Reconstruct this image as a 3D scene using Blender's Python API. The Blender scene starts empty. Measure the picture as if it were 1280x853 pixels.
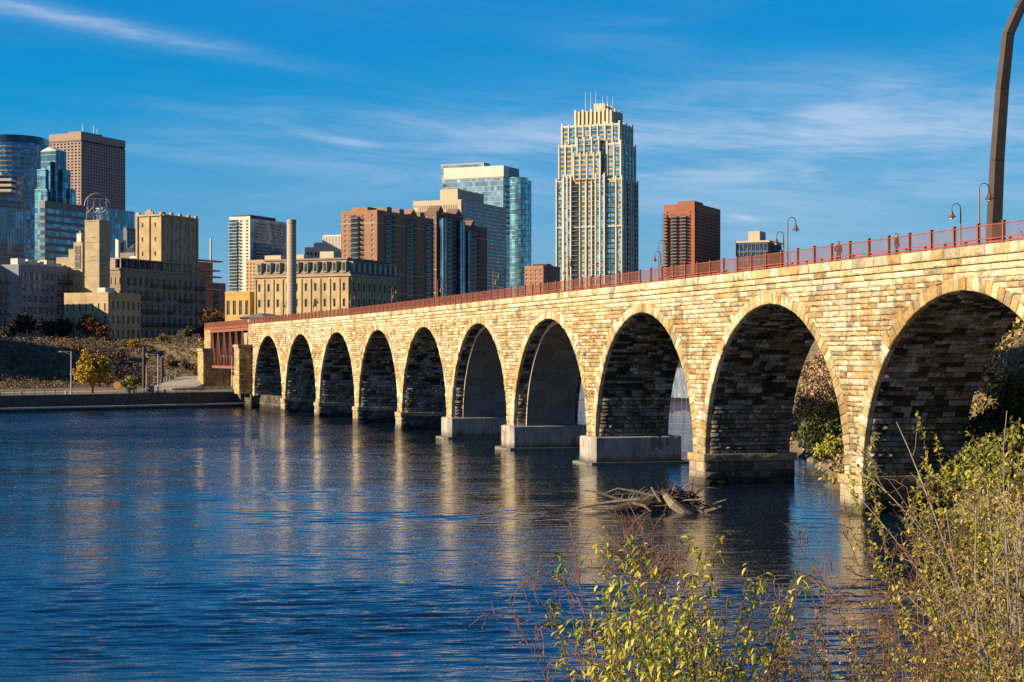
import bpy, math, random
from math import sin, cos, pi, radians, sqrt, atan2
from mathutils import Vector, Matrix, noise as mnoise

S = bpy.context.scene
COL = S.collection
F = 2100.0            # focal length in pixels of the 1280 px wide photograph
HOR = 445.0           # picture row of the horizon
CAMZ = 12.0           # eye height above the river

# ------------------------------------------------------------------ camera
cam = bpy.data.cameras.new('camera')
cam.sensor_width = 36.0
cam.lens = F / 1280.0 * 36.0
cam.shift_y = (HOR - 426.5) / 1280.0
cam.clip_start = 0.5
cam.clip_end = 20000
camo = bpy.data.objects.new('camera', cam)
COL.objects.link(camo)
camo.location = (0, 0, CAMZ)
camo.rotation_euler = (radians(90), 0, 0)
S.camera = camo

# ------------------------------------------------------------------ sun and sky
SUN_EL = radians(21)
SUN_AZ = Vector((-0.962, -0.273, 0)).normalized()
SUN = Vector((SUN_AZ.x * cos(SUN_EL), SUN_AZ.y * cos(SUN_EL), sin(SUN_EL)))
sl = bpy.data.lights.new('sun', 'SUN')
sl.energy = 5.0
sl.angle = radians(0.5)
sl.color = (1.0, 0.82, 0.56)
so = bpy.data.objects.new('sun', sl)
COL.objects.link(so)
so.rotation_euler = SUN.to_track_quat('Z', 'Y').to_euler()
so.location = SUN * 300

W = bpy.data.worlds.new('World')
S.world = W
W.use_nodes = True
wn, wl = W.node_tree.nodes, W.node_tree.links
for n in list(wn):
    wn.remove(n)
def wnode(t, **kw):
    n = wn.new(t)
    for k, v in kw.items():
        setattr(n, k, v)
    return n
def wmath(op, a, b=None, c=None, clamp=False):
    n = wn.new('ShaderNodeMath'); n.operation = op; n.use_clamp = clamp
    for i, v in enumerate((a, b, c)):
        if v is None: continue
        if isinstance(v, (int, float)): n.inputs[i].default_value = v
        else: wl.new(v, n.inputs[i])
    return n.outputs[0]
sky = wnode('ShaderNodeTexSky', sky_type='NISHITA', sun_disc=False)
sky.sun_elevation = SUN_EL
sky.sun_rotation = atan2(SUN_AZ.x, SUN_AZ.y)
sky.altitude = 250
sky.air_density = 1.0
sky.dust_density = 0.35
sky.ozone_density = 3.0
hs = wnode('ShaderNodeHueSaturation')
hs.inputs['Hue'].default_value = 0.49
hs.inputs['Saturation'].default_value = 1.45
hs.inputs['Value'].default_value = 1.0
hs.inputs['Hue'].default_value = 0.5
hs.inputs['Saturation'].default_value = 1.45
wl.new(sky.outputs[0], hs.inputs['Color'])
# deep polarised autumn blue: less red, steadier blue than the plain model
sc_ = wnode('ShaderNodeSeparateColor'); wl.new(hs.outputs[0], sc_.inputs[0])
cc_ = wnode('ShaderNodeCombineColor')
wl.new(wmath('MAXIMUM', wmath('MULTIPLY_ADD', sc_.outputs[0], 0.62, -0.56), 0.06), cc_.inputs[0])
wl.new(wmath('MULTIPLY_ADD', sc_.outputs[1], 0.50, 1.04), cc_.inputs[1])
wl.new(wmath('MULTIPLY_ADD', sc_.outputs[2], 0.25, 4.15), cc_.inputs[2])
tc = wnode('ShaderNodeTexCoord')
sx = wnode('ShaderNodeSeparateXYZ')
wl.new(tc.outputs['Generated'], sx.inputs[0])
az = wmath('ARCTAN2', sx.outputs[0], sx.outputs[1])
el = wmath('ARCSINE', sx.outputs[2])
def cloud(su, sv, seed, lo, hi, shear=0.0, detail=6, rough=0.55, dist=0.6):
    v2 = wmath('MULTIPLY_ADD', az, shear, el)
    cb = wnode('ShaderNodeCombineXYZ')
    wl.new(wmath('MULTIPLY', az, su), cb.inputs[0])
    wl.new(wmath('MULTIPLY', v2, sv), cb.inputs[1])
    cb.inputs[2].default_value = seed
    nz = wnode('ShaderNodeTexNoise')
    nz.inputs['Scale'].default_value = 1.0
    nz.inputs['Detail'].default_value = detail
    nz.inputs['Roughness'].default_value = rough
    nz.inputs['Distortion'].default_value = dist
    wl.new(cb.outputs[0], nz.inputs['Vector'])
    mr = wnode('ShaderNodeMapRange', interpolation_type='SMOOTHSTEP')
    mr.inputs['From Min'].default_value = lo
    mr.inputs['From Max'].default_value = hi
    wl.new(nz.outputs['Fac'], mr.inputs['Value'])
    return mr.outputs[0]
def bump2(u, v, su, sv, tilt=0.0):
    du = wmath('DIVIDE', wmath('SUBTRACT', az, u), su)
    dv = wmath('DIVIDE', wmath('SUBTRACT', wmath('MULTIPLY_ADD', wmath('SUBTRACT', az, u), -tilt, el), v), sv)
    r = wmath('ADD', wmath('MULTIPLY', du, du), wmath('MULTIPLY', dv, dv))
    return wmath('EXPONENT', wmath('MULTIPLY', r, -1.0))
wisps = cloud(7.0, 48.0, 3.7, 0.36, 0.80, 0.06)
fine = cloud(16.0, 130.0, 9.1, 0.35, 0.78, 0.1, 8, 0.6, 1.2)
broad = cloud(3.0, 16.0, 5.2, 0.42, 0.75)
env = wmath('ADD', wmath('MULTIPLY', bump2(0.19, 0.135, 0.20, 0.028), 1.35), wmath('MULTIPLY', bump2(0.02, 0.120, 0.20, 0.020), 0.55))
env = wmath('ADD', env, wmath('MULTIPLY', bump2(0.2, 0.09, 0.18, 0.03), 0.7))
env = wmath('ADD', env, wmath('MULTIPLY', bump2(-0.12, 0.128, 0.11, 0.016), 0.45))
lowsky = wnode('ShaderNodeMapRange', interpolation_type='SMOOTHSTEP')
lowsky.inputs['From Min'].default_value = 0.20; lowsky.inputs['From Max'].default_value = 0.42
lowsky.inputs['To Min'].default_value = 0.20; lowsky.inputs['To Max'].default_value = 0.04
wl.new(el, lowsky.inputs['Value'])
env = wmath('ADD', env, wmath('MULTIPLY', broad, lowsky.outputs[0]))
tex = wmath('MULTIPLY_ADD', fine, 0.22, wmath('MULTIPLY', wisps, 0.88))
cl1 = wmath('MULTIPLY', wmath('MULTIPLY_ADD', tex, 0.9, 0.13), env, clamp=True)
streak = wmath('MULTIPLY', bump2(-0.285, 0.1965, 0.12, 0.0052, -0.165), wmath('MULTIPLY_ADD', fine, 0.6, 0.35))
small = wmath('MULTIPLY', bump2(0.138, 0.081, 0.009, 0.0018, -0.2), 0.55)
small2 = wmath('MULTIPLY', bump2(-0.095, 0.126, 0.014, 0.0022, -0.1), 0.4)
cl = wmath('ADD', wmath('ADD', cl1, streak), wmath('ADD', small, small2), clamp=True)
cl = wmath('MULTIPLY', cl, 0.62)
mx = wnode('ShaderNodeMix', data_type='RGBA')
wl.new(cl, mx.inputs['Factor'])
wl.new(cc_.outputs[0], mx.inputs['A'])
mx.inputs['B'].default_value = (5.2, 6.0, 7.4, 1)
# the sky deepens towards the zenith
zf = wnode('ShaderNodeMapRange', interpolation_type='SMOOTHSTEP')
zf.inputs['From Min'].default_value = 0.34; zf.inputs['From Max'].default_value = 1.1
zf.inputs['To Min'].default_value = 1.0; zf.inputs['To Max'].default_value = 0.42
wl.new(el, zf.inputs['Value'])
zs_ = wnode('ShaderNodeVectorMath', operation='SCALE')
wl.new(mx.outputs['Result'], zs_.inputs[0]); wl.new(zf.outputs[0], zs_.inputs['Scale'])
bg = wnode('ShaderNodeBackground')
bg.inputs['Strength'].default_value = 0.0505
wl.new(zs_.outputs[0], bg.inputs['Color'])
wo = wnode('ShaderNodeOutputWorld')
wl.new(bg.outputs[0], wo.inputs['Surface'])

vs = S.view_settings
S.display_settings.display_device = 'sRGB'
vs.view_transform = 'Standard'
vs.look = 'None'
vs.exposure = 1.25
vs.gamma = 1.0
vs.use_curve_mapping = False
S.cycles.max_bounces = 6
S.cycles.diffuse_bounces = 3
S.cycles.glossy_bounces = 4
S.cycles.transmission_bounces = 4
S.cycles.sample_clamp_indirect = 8
S.cycles.use_denoising = False

# ------------------------------------------------------------------ helpers
def at(x, y, Y):
    """point seen at photo pixel (x, y) at distance Y"""
    return Vector(((x - 640.0) * Y / F, Y, CAMZ + (HOR - y) * Y / F))

class MB:
    """collects shapes, builds ONE mesh object"""
    def __init__(self):
        self.v = []; self.f = []; self.m = []; self.c = []; self.mi = 0; self.col = (0.5, 0.5, 0.5)
        self.smooth = []; self.sm = False
    def face(self, ids):
        self.f.append(tuple(ids)); self.m.append(self.mi); self.c.append(self.col); self.smooth.append(self.sm)
    def poly(self, pts):
        k = len(self.v); self.v.extend([tuple(p) for p in pts]); self.face(range(k, k + len(pts)))
    def box(self, x0, x1, y0, y1, z0, z1, M=None):
        P = [Vector(p) for p in ((x0,y0,z0),(x1,y0,z0),(x1,y1,z0),(x0,y1,z0),(x0,y0,z1),(x1,y0,z1),(x1,y1,z1),(x0,y1,z1))]
        if M is not None: P = [M @ p for p in P]
        self.hexa(P)
    def hexa(self, P):
        k = len(self.v); self.v.extend([tuple(p) for p in P])
        for q in ((3,2,1,0),(4,5,6,7),(0,1,5,4),(1,2,6,5),(2,3,7,6),(3,0,4,7)):
            self.face([k + i for i in q])
    def tube(self, pts, radii, n=6, cap=True):
        pts = [Vector(p) for p in pts]
        if isinstance(radii, (int, float)): radii = [radii] * len(pts)
        rings = []
        ref = None
        for i, p in enumerate(pts):
            a = pts[max(0, i - 1)]; b = pts[min(len(pts) - 1, i + 1)]
            d = (b - a)
            if d.length < 1e-9: d = Vector((0, 0, 1))
            d.normalize()
            if ref is None:
                ref = Vector((1, 0, 0)) if abs(d.x) < 0.8 else Vector((0, 1, 0))
            u = (ref - d * ref.dot(d))
            if u.length < 1e-6: u = d.orthogonal()
            u.normalize(); w = d.cross(u); ref = u
            k = len(self.v)
            for j in range(n):
                t = 2 * pi * j / n
                self.v.append(tuple(p + (u * cos(t) + w * sin(t)) * radii[i]))
            rings.append(k)
        for i in range(len(rings) - 1):
            a, b = rings[i], rings[i + 1]
            for j in range(n):
                self.face((a + j, a + (j + 1) % n, b + (j + 1) % n, b + j))
        if cap:
            self.face([rings[0] + j for j in reversed(range(n))])
            self.face([rings[-1] + j for j in range(n)])
    def bar(self, a, b, w, h=None, up=(0, 0, 1)):
        """rectangular bar from a to b"""
        a = Vector(a); b = Vector(b); h = h or w
        d = (b - a).normalized(); up = Vector(up)
        s = d.cross(up)
        if s.length < 1e-6: s = d.orthogonal()
        s.normalize(); t = s.cross(d).normalized()
        P = []
        for p in (a, b):
            for (i, j) in ((-1,-1),(1,-1),(1,1),(-1,1)):
                P.append(p + s * (i * w / 2) + t * (j * h / 2))
        self.hexa(P)
    def lathe(self, prof, c=(0, 0, 0), n=12):
        c = Vector(c); rings = []
        for (r, z) in prof:
            k = len(self.v)
            for j in range(n):
                t = 2 * pi * j / n
                self.v.append((c.x + r * cos(t), c.y + r * sin(t), c.z + z))
            rings.append(k)
        for i in range(len(rings) - 1):
            a, b = rings[i], rings[i + 1]
            for j in range(n):
                self.face((a + j, a + (j + 1) % n, b + (j + 1) % n, b + j))
        self.face([rings[0] + j for j in reversed(range(n))])
        self.face([rings[-1] + j for j in range(n)])
    def mesh(self, name, mats, color=False):
        me = bpy.data.meshes.new(name)
        me.from_pydata(self.v, [], self.f)
        if not isinstance(mats, (list, tuple)): mats = [mats]
        for m in mats: me.materials.append(m)
        me.polygons.foreach_set('material_index', self.m)
        me.polygons.foreach_set('use_smooth', self.smooth)
        if color:
            at_ = me.attributes.new('tint', 'FLOAT_COLOR', 'FACE')
            flat = []
            for c in self.c: flat.extend((c[0], c[1], c[2], 1.0))
            at_.data.foreach_set('color', flat)
        me.update()
        return me
    def build(self, name, mats, parent=None, color=False, loc=None):
        o = bpy.data.objects.new(name, self.mesh(name, mats, color))
        COL.objects.link(o)
        if parent is not None: o.parent = parent
        if loc is not None: o.location = loc
        return o

def inst(name, me, parent=None, loc=(0, 0, 0), rz=0.0):
    o = bpy.data.objects.new(name, me)
    COL.objects.link(o)
    if parent is not None: o.parent = parent
    o.location = loc
    o.rotation_euler = (0, 0, rz)
    return o
def tag(o, label=None, cat=None, group=None, kind=None):
    if label: o['label'] = label
    if cat: o['category'] = cat
    if group: o['group'] = group
    if kind: o['kind'] = kind
    return o
def empty(name, loc=(0, 0, 0), rz=0.0):
    o = bpy.data.objects.new(name, None)
    o.empty_display_size = 1
    COL.objects.link(o)
    o.location = loc; o.rotation_euler = (0, 0, rz)
    return o
def copy_tree(o, parent=None):
    c = o.copy(); COL.objects.link(c)
    if parent is not None: c.parent = parent
    for ch in list(o.children): copy_tree(ch, c)
    return c

# ------------------------------------------------------------------ materials
def new_mat(name):
    m = bpy.data.materials.new(name); m.use_nodes = True
    nt = m.node_tree
    b = nt.nodes.get('Principled BSDF')
    return m, nt, b
def N(nt, t, **kw):
    n = nt.nodes.new(t)
    for k, v in kw.items(): setattr(n, k, v)
    return n
def L(nt, a, b): nt.links.new(a, b)
def ramp(nt, fac, stops):
    r = N(nt, 'ShaderNodeValToRGB')
    el_ = r.color_ramp.elements
    while len(el_) < len(stops): el_.new(0.5)
    for e, (p, c) in zip(el_, stops):
        e.position = p; e.color = (c[0], c[1], c[2], 1)
    L(nt, fac, r.inputs[0])
    return r.outputs[0]
def nz(nt, scale, detail=4, rough=0.55, vec=None, dist=0.0):
    n = N(nt, 'ShaderNodeTexNoise')
    n.inputs['Scale'].default_value = scale
    n.inputs['Detail'].default_value = detail
    n.inputs['Roughness'].default_value = rough
    n.inputs['Distortion'].default_value = dist
    if vec is not None: L(nt, vec, n.inputs['Vector'])
    return n.outputs['Fac']
def mapping(nt, scale=(1, 1, 1), coord='Object', rot=(0, 0, 0)):
    t = N(nt, 'ShaderNodeTexCoord'); mp = N(nt, 'ShaderNodeMapping')
    mp.inputs['Scale'].default_value = scale
    mp.inputs['Rotation'].default_value = rot
    L(nt, t.outputs[coord], mp.inputs['Vector'])
    return mp.outputs[0]
def set_bump(nt, b, h, strength=0.3, dist=0.05):
    n = N(nt, 'ShaderNodeBump')
    n.inputs['Strength'].default_value = strength
    n.inputs['Distance'].default_value = dist
    L(nt, h, n.inputs['Height']); L(nt, n.outputs[0], b.inputs['Normal'])
ALB = 0.74
def simple(name, col, rough=0.7, metal=0.0, var=0.15, scale=1.0, bump=0.0, bscale=8.0, spec=0.5):
    col = [x * ALB for x in col]
    """plain colour broken up by two scales of noise"""
    m, nt, b = new_mat(name)
    v = mapping(nt)
    f = nz(nt, scale, 5, 0.6, v)
    c = ramp(nt, f, [(0.25, [x * (1 - var) for x in col]), (0.75, [min(1, x * (1 + var)) for x in col])])
    L(nt, c, b.inputs['Base Color'])
    b.inputs['Roughness'].default_value = rough
    b.inputs['Metallic'].default_value = metal
    b.inputs['Specular IOR Level'].default_value = spec
    if bump: set_bump(nt, b, nz(nt, bscale, 4, 0.6, v), bump, 0.1)
    return m
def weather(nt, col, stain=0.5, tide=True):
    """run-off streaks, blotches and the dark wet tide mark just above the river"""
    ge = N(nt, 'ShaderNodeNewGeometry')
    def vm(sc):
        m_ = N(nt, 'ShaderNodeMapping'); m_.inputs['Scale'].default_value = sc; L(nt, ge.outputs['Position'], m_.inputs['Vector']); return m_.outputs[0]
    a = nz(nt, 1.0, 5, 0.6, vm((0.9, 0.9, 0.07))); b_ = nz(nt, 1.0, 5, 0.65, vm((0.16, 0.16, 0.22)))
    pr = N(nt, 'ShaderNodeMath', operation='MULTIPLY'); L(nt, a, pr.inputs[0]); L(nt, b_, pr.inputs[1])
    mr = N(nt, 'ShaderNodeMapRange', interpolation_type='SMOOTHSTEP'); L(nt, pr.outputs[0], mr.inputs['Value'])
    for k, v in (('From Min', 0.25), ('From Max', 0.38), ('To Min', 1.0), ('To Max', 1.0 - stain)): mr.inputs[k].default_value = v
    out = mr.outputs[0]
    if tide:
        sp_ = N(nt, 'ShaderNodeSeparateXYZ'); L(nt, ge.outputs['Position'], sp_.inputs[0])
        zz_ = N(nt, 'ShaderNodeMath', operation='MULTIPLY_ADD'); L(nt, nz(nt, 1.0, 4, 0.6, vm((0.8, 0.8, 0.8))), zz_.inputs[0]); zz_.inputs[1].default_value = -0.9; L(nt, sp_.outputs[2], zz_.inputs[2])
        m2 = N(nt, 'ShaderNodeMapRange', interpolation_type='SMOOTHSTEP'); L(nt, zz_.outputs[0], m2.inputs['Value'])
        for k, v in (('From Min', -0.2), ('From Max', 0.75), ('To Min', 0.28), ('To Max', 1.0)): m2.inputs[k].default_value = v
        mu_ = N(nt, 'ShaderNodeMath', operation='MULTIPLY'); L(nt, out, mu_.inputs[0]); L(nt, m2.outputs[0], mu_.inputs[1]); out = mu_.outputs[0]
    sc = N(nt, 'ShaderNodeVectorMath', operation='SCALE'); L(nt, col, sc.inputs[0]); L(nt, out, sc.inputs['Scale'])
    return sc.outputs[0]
def tinted(name, rough=0.9, nscale=1.2, namt=0.35, bump=0.5, bscale=5.0, bdist=0.06, stain=0.0):
    """per-face colour attribute times noise"""
    m, nt, b = new_mat(name)
    a = N(nt, 'ShaderNodeAttribute', attribute_name='tint')
    v = mapping(nt)
    f = nz(nt, nscale, 6, 0.65, v)
    f2 = nz(nt, nscale * 6, 3, 0.6, v)
    ad = N(nt, 'ShaderNodeMath', operation='MULTIPLY_ADD')
    L(nt, f2, ad.inputs[0]); ad.inputs[1].default_value = 0.5
    L(nt, f, ad.inputs[2])
    mr = N(nt, 'ShaderNodeMapRange')
    mr.inputs['From Min'].default_value = 0.45; mr.inputs['From Max'].default_value = 1.05
    mr.inputs['To Min'].default_value = (1 - namt) * ALB; mr.inputs['To Max'].default_value = (1 + namt * 0.6) * ALB
    L(nt, ad.outputs[0], mr.inputs['Value'])
    mu = N(nt, 'ShaderNodeVectorMath', operation='SCALE')
    L(nt, a.outputs['Color'], mu.inputs[0]); L(nt, mr.outputs[0], mu.inputs['Scale'])
    L(nt, weather(nt, mu.outputs[0], stain) if stain else mu.outputs[0], b.inputs['Base Color'])
    b.inputs['Roughness'].default_value = rough
    b.inputs['Specular IOR Level'].default_value = 0.25
    if bump: set_bump(nt, b, nz(nt, bscale, 6, 0.7, v), bump, bdist)
    return m
def glass(name, col, rough=0.08, metal=0.55, scale=0.25, var=0.5):
    """mirror-like window glass, tone varies from pane to pane"""
    m, nt, b = new_mat(name)
    v = mapping(nt)
    sn = N(nt, 'ShaderNodeVectorMath', operation='SNAP')
    L(nt, v, sn.inputs[0]); sn.inputs[1].default_value = (1 / scale * 0.7, 1 / scale * 0.7, 1 / scale)
    wnz = N(nt, 'ShaderNodeTexWhiteNoise', noise_dimensions='3D')
    L(nt, sn.outputs[0], wnz.inputs['Vector'])
    oi = N(nt, 'ShaderNodeObjectInfo')
    ad = N(nt, 'ShaderNodeMath', operation='ADD'); L(nt, wnz.outputs['Value'], ad.inputs[0]); L(nt, oi.outputs['Random'], ad.inputs[1])
    fr = N(nt, 'ShaderNodeMath', operation='FRACT'); L(nt, ad.outputs[0], fr.inputs[0])
    c = ramp(nt, fr.outputs[0], [(0.0, [x * (1 - var) for x in col]), (0.7, col), (1.0, [min(1, x * (1 + 1.6 * var)) for x in col])])
    L(nt, c, b.inputs['Base Color'])
    b.inputs['Roughness'].default_value = rough
    b.inputs['Metallic'].default_value = metal
    set_bump(nt, b, nz(nt, 0.25, 2, 0.5, v), 0.08, 0.3)
    return m
# ------------------------------------------------------------------ terrain, river
R = random.Random(7)
def smooth(a, b, x):
    t = min(1, max(0, (x - a) / (b - a))); return t * t * (3 - 2 * t)
WALL_A = Vector((-110, 360)); WALL_D = Vector((45, 40)).normalized(); WALL_N = Vector((-WALL_D.y, WALL_D.x))
UP_A = Vector((-68, 402)); UP_D = Vector((0.637, 0.771)); UP_N = Vector((-0.771, 0.637))
def dl(x, y):
    p = Vector((x, y)); a = (p - WALL_A).dot(WALL_N)
    return a
def dup_(x, y):
    return (Vector((x, y)) - UP_A).dot(UP_N)
def right_edge(y):
    e = 31 + (y - 150) * 0.10 if y > 150 else 31 + (150 - y) * 0.06
    return e + 1.5 * sin(y * 0.11) + 1.0 * sin(y * 0.31 + 1)
def ground_z(x, y):
    z = -3.0
    # near bank, below the camera
    zn = 10.2 - 0.27 * y if y > 2 else 10.2 - 0.27 * 2
    zn += 0.3 * sin(x * 0.5 + y * 0.3)
    zn += smooth(6, 14, x) * 0.4
    z = max(z, zn)
    # left bank: flat quay, scrub slope, plateau
    a = dl(x, y); u = dup_(x, y)
    if a > 0.3 and u > 2:
        b = min(a, u * 3 + 20) if u < 40 else a
        t_ = (Vector((x, y)) - WALL_A).dot(WALL_D); k_ = smooth(95, 135, t_)
        zz = 3.35 + 12.95 * smooth(92 - 62 * k_, 140 - 66 * k_, a) + 1.0 * sin(x * 0.13) * sin(y * 0.09) * smooth(95, 110, a) * (1 - smooth(125, 140, a))
        if u < 40 and a > 60: zz = max(3.35, zz)
        z = max(z, min(zz, 3.35 + max(0, u - 2) * 1.2 + (0 if a > 60 else 0)))
    # right bank upstream and beyond
    d = x - right_edge(y)
    if d > -6 and y > 60:
        zr = -3 + (d + 6) * 0.55 if d < 0 else 0.3 + 18.5 * smooth(-2, 27, d) + 1.0 * sin(x * 0.21 + y * 0.13) * smooth(3, 12, d)
        z = max(z, zr)
    if y > 700: z = max(z, 15.0 * smooth(690, 760, y) + (1.0 if y > 900 else 0))
    return z
def axis(fine0, fine1, step, outer):
    a = [fine0 + i * step for i in range(int((fine1 - fine0) / step) + 1)]
    lo = [fine0 - o for o in outer][::-1]; hi = [a[-1] + o for o in outer]
    return lo + a + hi
xs = axis(-260, 200, 4, (20, 60, 140, 300, 700, 1500, 4000))
ys = axis(-20, 760, 4, (60, 160, 400, 1000, 2500, 6000))
g = MB(); g.sm = True
for y in ys:
    for x in xs: g.v.append((x, y, ground_z(x, y)))
nx = len(xs)
for j in range(len(ys) - 1):
    for i in range(nx - 1):
        k = j * nx + i; g.face((k, k + 1, k + nx + 1, k + nx))
m_ground, nt, b = new_mat('ground_dry_grass')
v = mapping(nt)
f1 = nz(nt, 0.05, 6, 0.6, v); f2 = nz(nt, 0.9, 5, 0.65, v)
ad = N(nt, 'ShaderNodeMath', operation='MULTIPLY_ADD'); L(nt, f2, ad.inputs[0]); ad.inputs[1].default_value = 0.6; L(nt, f1, ad.inputs[2])
c = ramp(nt, ad.outputs[0], [(0.5, (0.035, 0.026, 0.016)), (0.7, (0.09, 0.064, 0.038)), (0.85, (0.14, 0.105, 0.06)), (1.0, (0.085, 0.07, 0.035))])
L(nt, c, b.inputs['Base Color']); b.inputs['Roughness'].default_value = 0.95
set_bump(nt, b, nz(nt, 2.0, 5, 0.7, v), 0.6, 0.3)
tag(g.build('ground', m_ground), kind='structure')

# river water
m_water, nt, b = new_mat('river_water')
b.inputs['Base Color'].default_value = (0.002, 0.010, 0.023, 1)
b.inputs['Roughness'].default_value = 0.012
b.inputs['IOR'].default_value = 1.85
b.inputs['Specular IOR Level'].default_value = 0.5
def mnode(op, a, b_=None, c_=None):
    n = N(nt, 'ShaderNodeMath', operation=op)
    for i, x in enumerate((a, b_, c_)):
        if x is None: continue
        if isinstance(x, (int, float)): n.inputs[i].default_value = x
        else: L(nt, x, n.inputs[i])
    return n.outputs[0]
def mrange(x, a0, a1, b0, b1):
    n = N(nt, 'ShaderNodeMapRange', interpolation_type='SMOOTHSTEP'); L(nt, x, n.inputs['Value'])
    for k_, v_ in (('From Min', a0), ('From Max', a1), ('To Min', b0), ('To Max', b1)): n.inputs[k_].default_value = v_
    return n.outputs[0]
geo = N(nt, 'ShaderNodeTexCoord'); sp = N(nt, 'ShaderNodeSeparateXYZ'); L(nt, geo.outputs['Object'], sp.inputs[0])
yy = sp.outputs[1]
# long crested ripples that grow towards the camera, fine chop, wind patches, fast rough water by the far piers
w1 = nz(nt, 1.0, 2.5, 0.5, mapping(nt, (0.30, 0.95, 1), rot=(0, 0, radians(-7))), 0.7)
ridge = mnode('SUBTRACT', 1.0, mnode('ABSOLUTE', mnode('MULTIPLY_ADD', w1, 4.0, -2.0)))
w2 = nz(nt, 1.0, 3, 0.6, mapping(nt, (1.3, 3.2, 1), rot=(0, 0, radians(6))), 0.5)
w3 = nz(nt, 1.0, 3, 0.6, mapping(nt, (0.10, 0.42, 1), rot=(0, 0, radians(12))), 0.6)
patch = nz(nt, 1.0, 4, 0.6, mapping(nt, (0.018, 0.055, 1), rot=(0, 0, radians(10))), 0.9)
pr = mrange(patch, 0.36, 0.66, 0.45, 1.5)
near_ = mrange(yy, 120, 215, 0.0, 0.5)
far_ = mnode('ADD', mrange(yy, 225, 262, 1.0, 2.3), mrange(yy, 290, 350, 0.0, -0.9))
h = mnode('MULTIPLY', mnode('ADD', ridge, mnode('MULTIPLY', w3, 1.6)), mnode('MULTIPLY', near_, 0.55))
h = mnode('MULTIPLY_ADD', w2, mrange(yy, 75, 190, 0.14, 0.27), h)
h = mnode('MULTIPLY', h, mnode('MULTIPLY', pr, far_))
class _o: pass
wm = _o(); wm.outputs = [h]
bp = N(nt, 'ShaderNodeBump'); bp.inputs['Strength'].default_value = 1.0; bp.inputs['Distance'].default_value = 0.16
L(nt, wm.outputs[0], bp.inputs['Height']); L(nt, bp.outputs[0], b.inputs['Normal'])
import numpy as np
def water_sheet():
    """the river surface: real waves near the camera, calming into a flat sheet with bump far off"""
    rng = np.random.default_rng(12)
    rows = [40.0]; foot = []
    while rows[-1] < 236:
        y = rows[-1]; d = min(0.36, max(0.065, 0.24 * y * y * 1.25 / (12 * 2100.0))); foot.append(d); rows.append(y + d)
    foot.append(d)
    Y = np.array(rows); FD = np.array(foot)
    U = np.linspace(-0.46, 0.46, 560)
    YY, UU = np.meshgrid(Y, U, indexing='ij'); XX = UU * YY; DD = np.repeat(FD[:, None], len(U), 1)
    Z = np.zeros_like(XX)
    # slow patches of wind
    P = np.zeros_like(XX)
    for _ in range(14):
        k = 2 * pi / rng.uniform(9, 60); th = rng.normal(pi / 2, 0.5)
        P += np.sin(k * (np.cos(th) * XX * 0.6 + np.sin(th) * YY) + rng.uniform(0, 6.28))
    amp = np.clip(1.0 + 0.11 * P, 0.45, 1.6) * np.interp(YY, [50, 75, 110, 230], [1.0, 0.92, 0.56, 0.45])
    n = 64
    for i in range(n):
        lam = 0.34 * (3.0 / 0.34) ** (rng.uniform(0, 1) ** 1.15)
        th = rng.normal(pi / 2 + 0.08, 0.20); k = 2 * pi / lam
        s_ = 0.0205 * (1.15 if lam < 1.6 else 0.9)
        a_ = s_ / k * np.clip((lam / DD - 2.2) / 2.5, 0, 1)
        ph = k * (np.cos(th) * XX + np.sin(th) * YY) + rng.uniform(0, 6.28) + 0.8 * np.sin(0.21 * XX + 0.13 * YY + i)
        Z += a_ * (np.sin(ph) + 0.22 * np.cos(2 * ph))
    edge = np.clip((YY - 40) / 4, 0, 1) * np.clip((234 - YY) / 40, 0, 1) * np.clip((0.455 - np.abs(UU)) / 0.02, 0, 1)
    Z *= amp * edge
    nr, nc = XX.shape
    V = np.stack([XX, YY, Z], -1).reshape(-1, 3)
    idx = np.arange(nr * nc).reshape(nr, nc)
    Q = np.stack([idx[:-1, :-1], idx[:-1, 1:], idx[1:, 1:], idx[1:, :-1]], -1).reshape(-1, 4)
    y0, y1, u = float(Y[0]), float(Y[-1]), 0.46
    ext = [(-900, y0, 0), (-900, y1, 0), (-900, 760, 0), (500, 760, 0), (500, y1, 0), (500, y0, 0)]
    b0 = len(V); V = np.concatenate([V, np.array(ext, float)])
    extra = [(b0, idx[0, 0], idx[-1, 0], b0 + 1), (idx[0, -1], b0 + 5, b0 + 4, idx[-1, -1])]
    faces = np.concatenate([Q, np.array(extra)])
    me = bpy.data.meshes.new('river_water')
    big = [b0 + 1] + [int(v) for v in idx[-1, :]] + [b0 + 4, b0 + 3, b0 + 2]
    nf = len(faces)
    me.vertices.add(len(V)); me.vertices.foreach_set('co', V.astype(np.float32).ravel())
    me.loops.add(nf * 4 + len(big)); me.loops.foreach_set('vertex_index', np.concatenate([faces.ravel(), np.array(big)]).astype(np.int32))
    me.polygons.add(nf + 1)
    me.polygons.foreach_set('loop_start', np.concatenate([np.arange(nf) * 4, [nf * 4]]).astype(np.int32))
    me.update(calc_edges=True); me.validate()
    me.polygons.foreach_set('use_smooth', np.ones(len(me.polygons), bool))
    me.materials.append(m_water)
    o = bpy.data.objects.new('river_water', me); COL.objects.link(o)
    return tag(o, kind='structure')
water_sheet()

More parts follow.
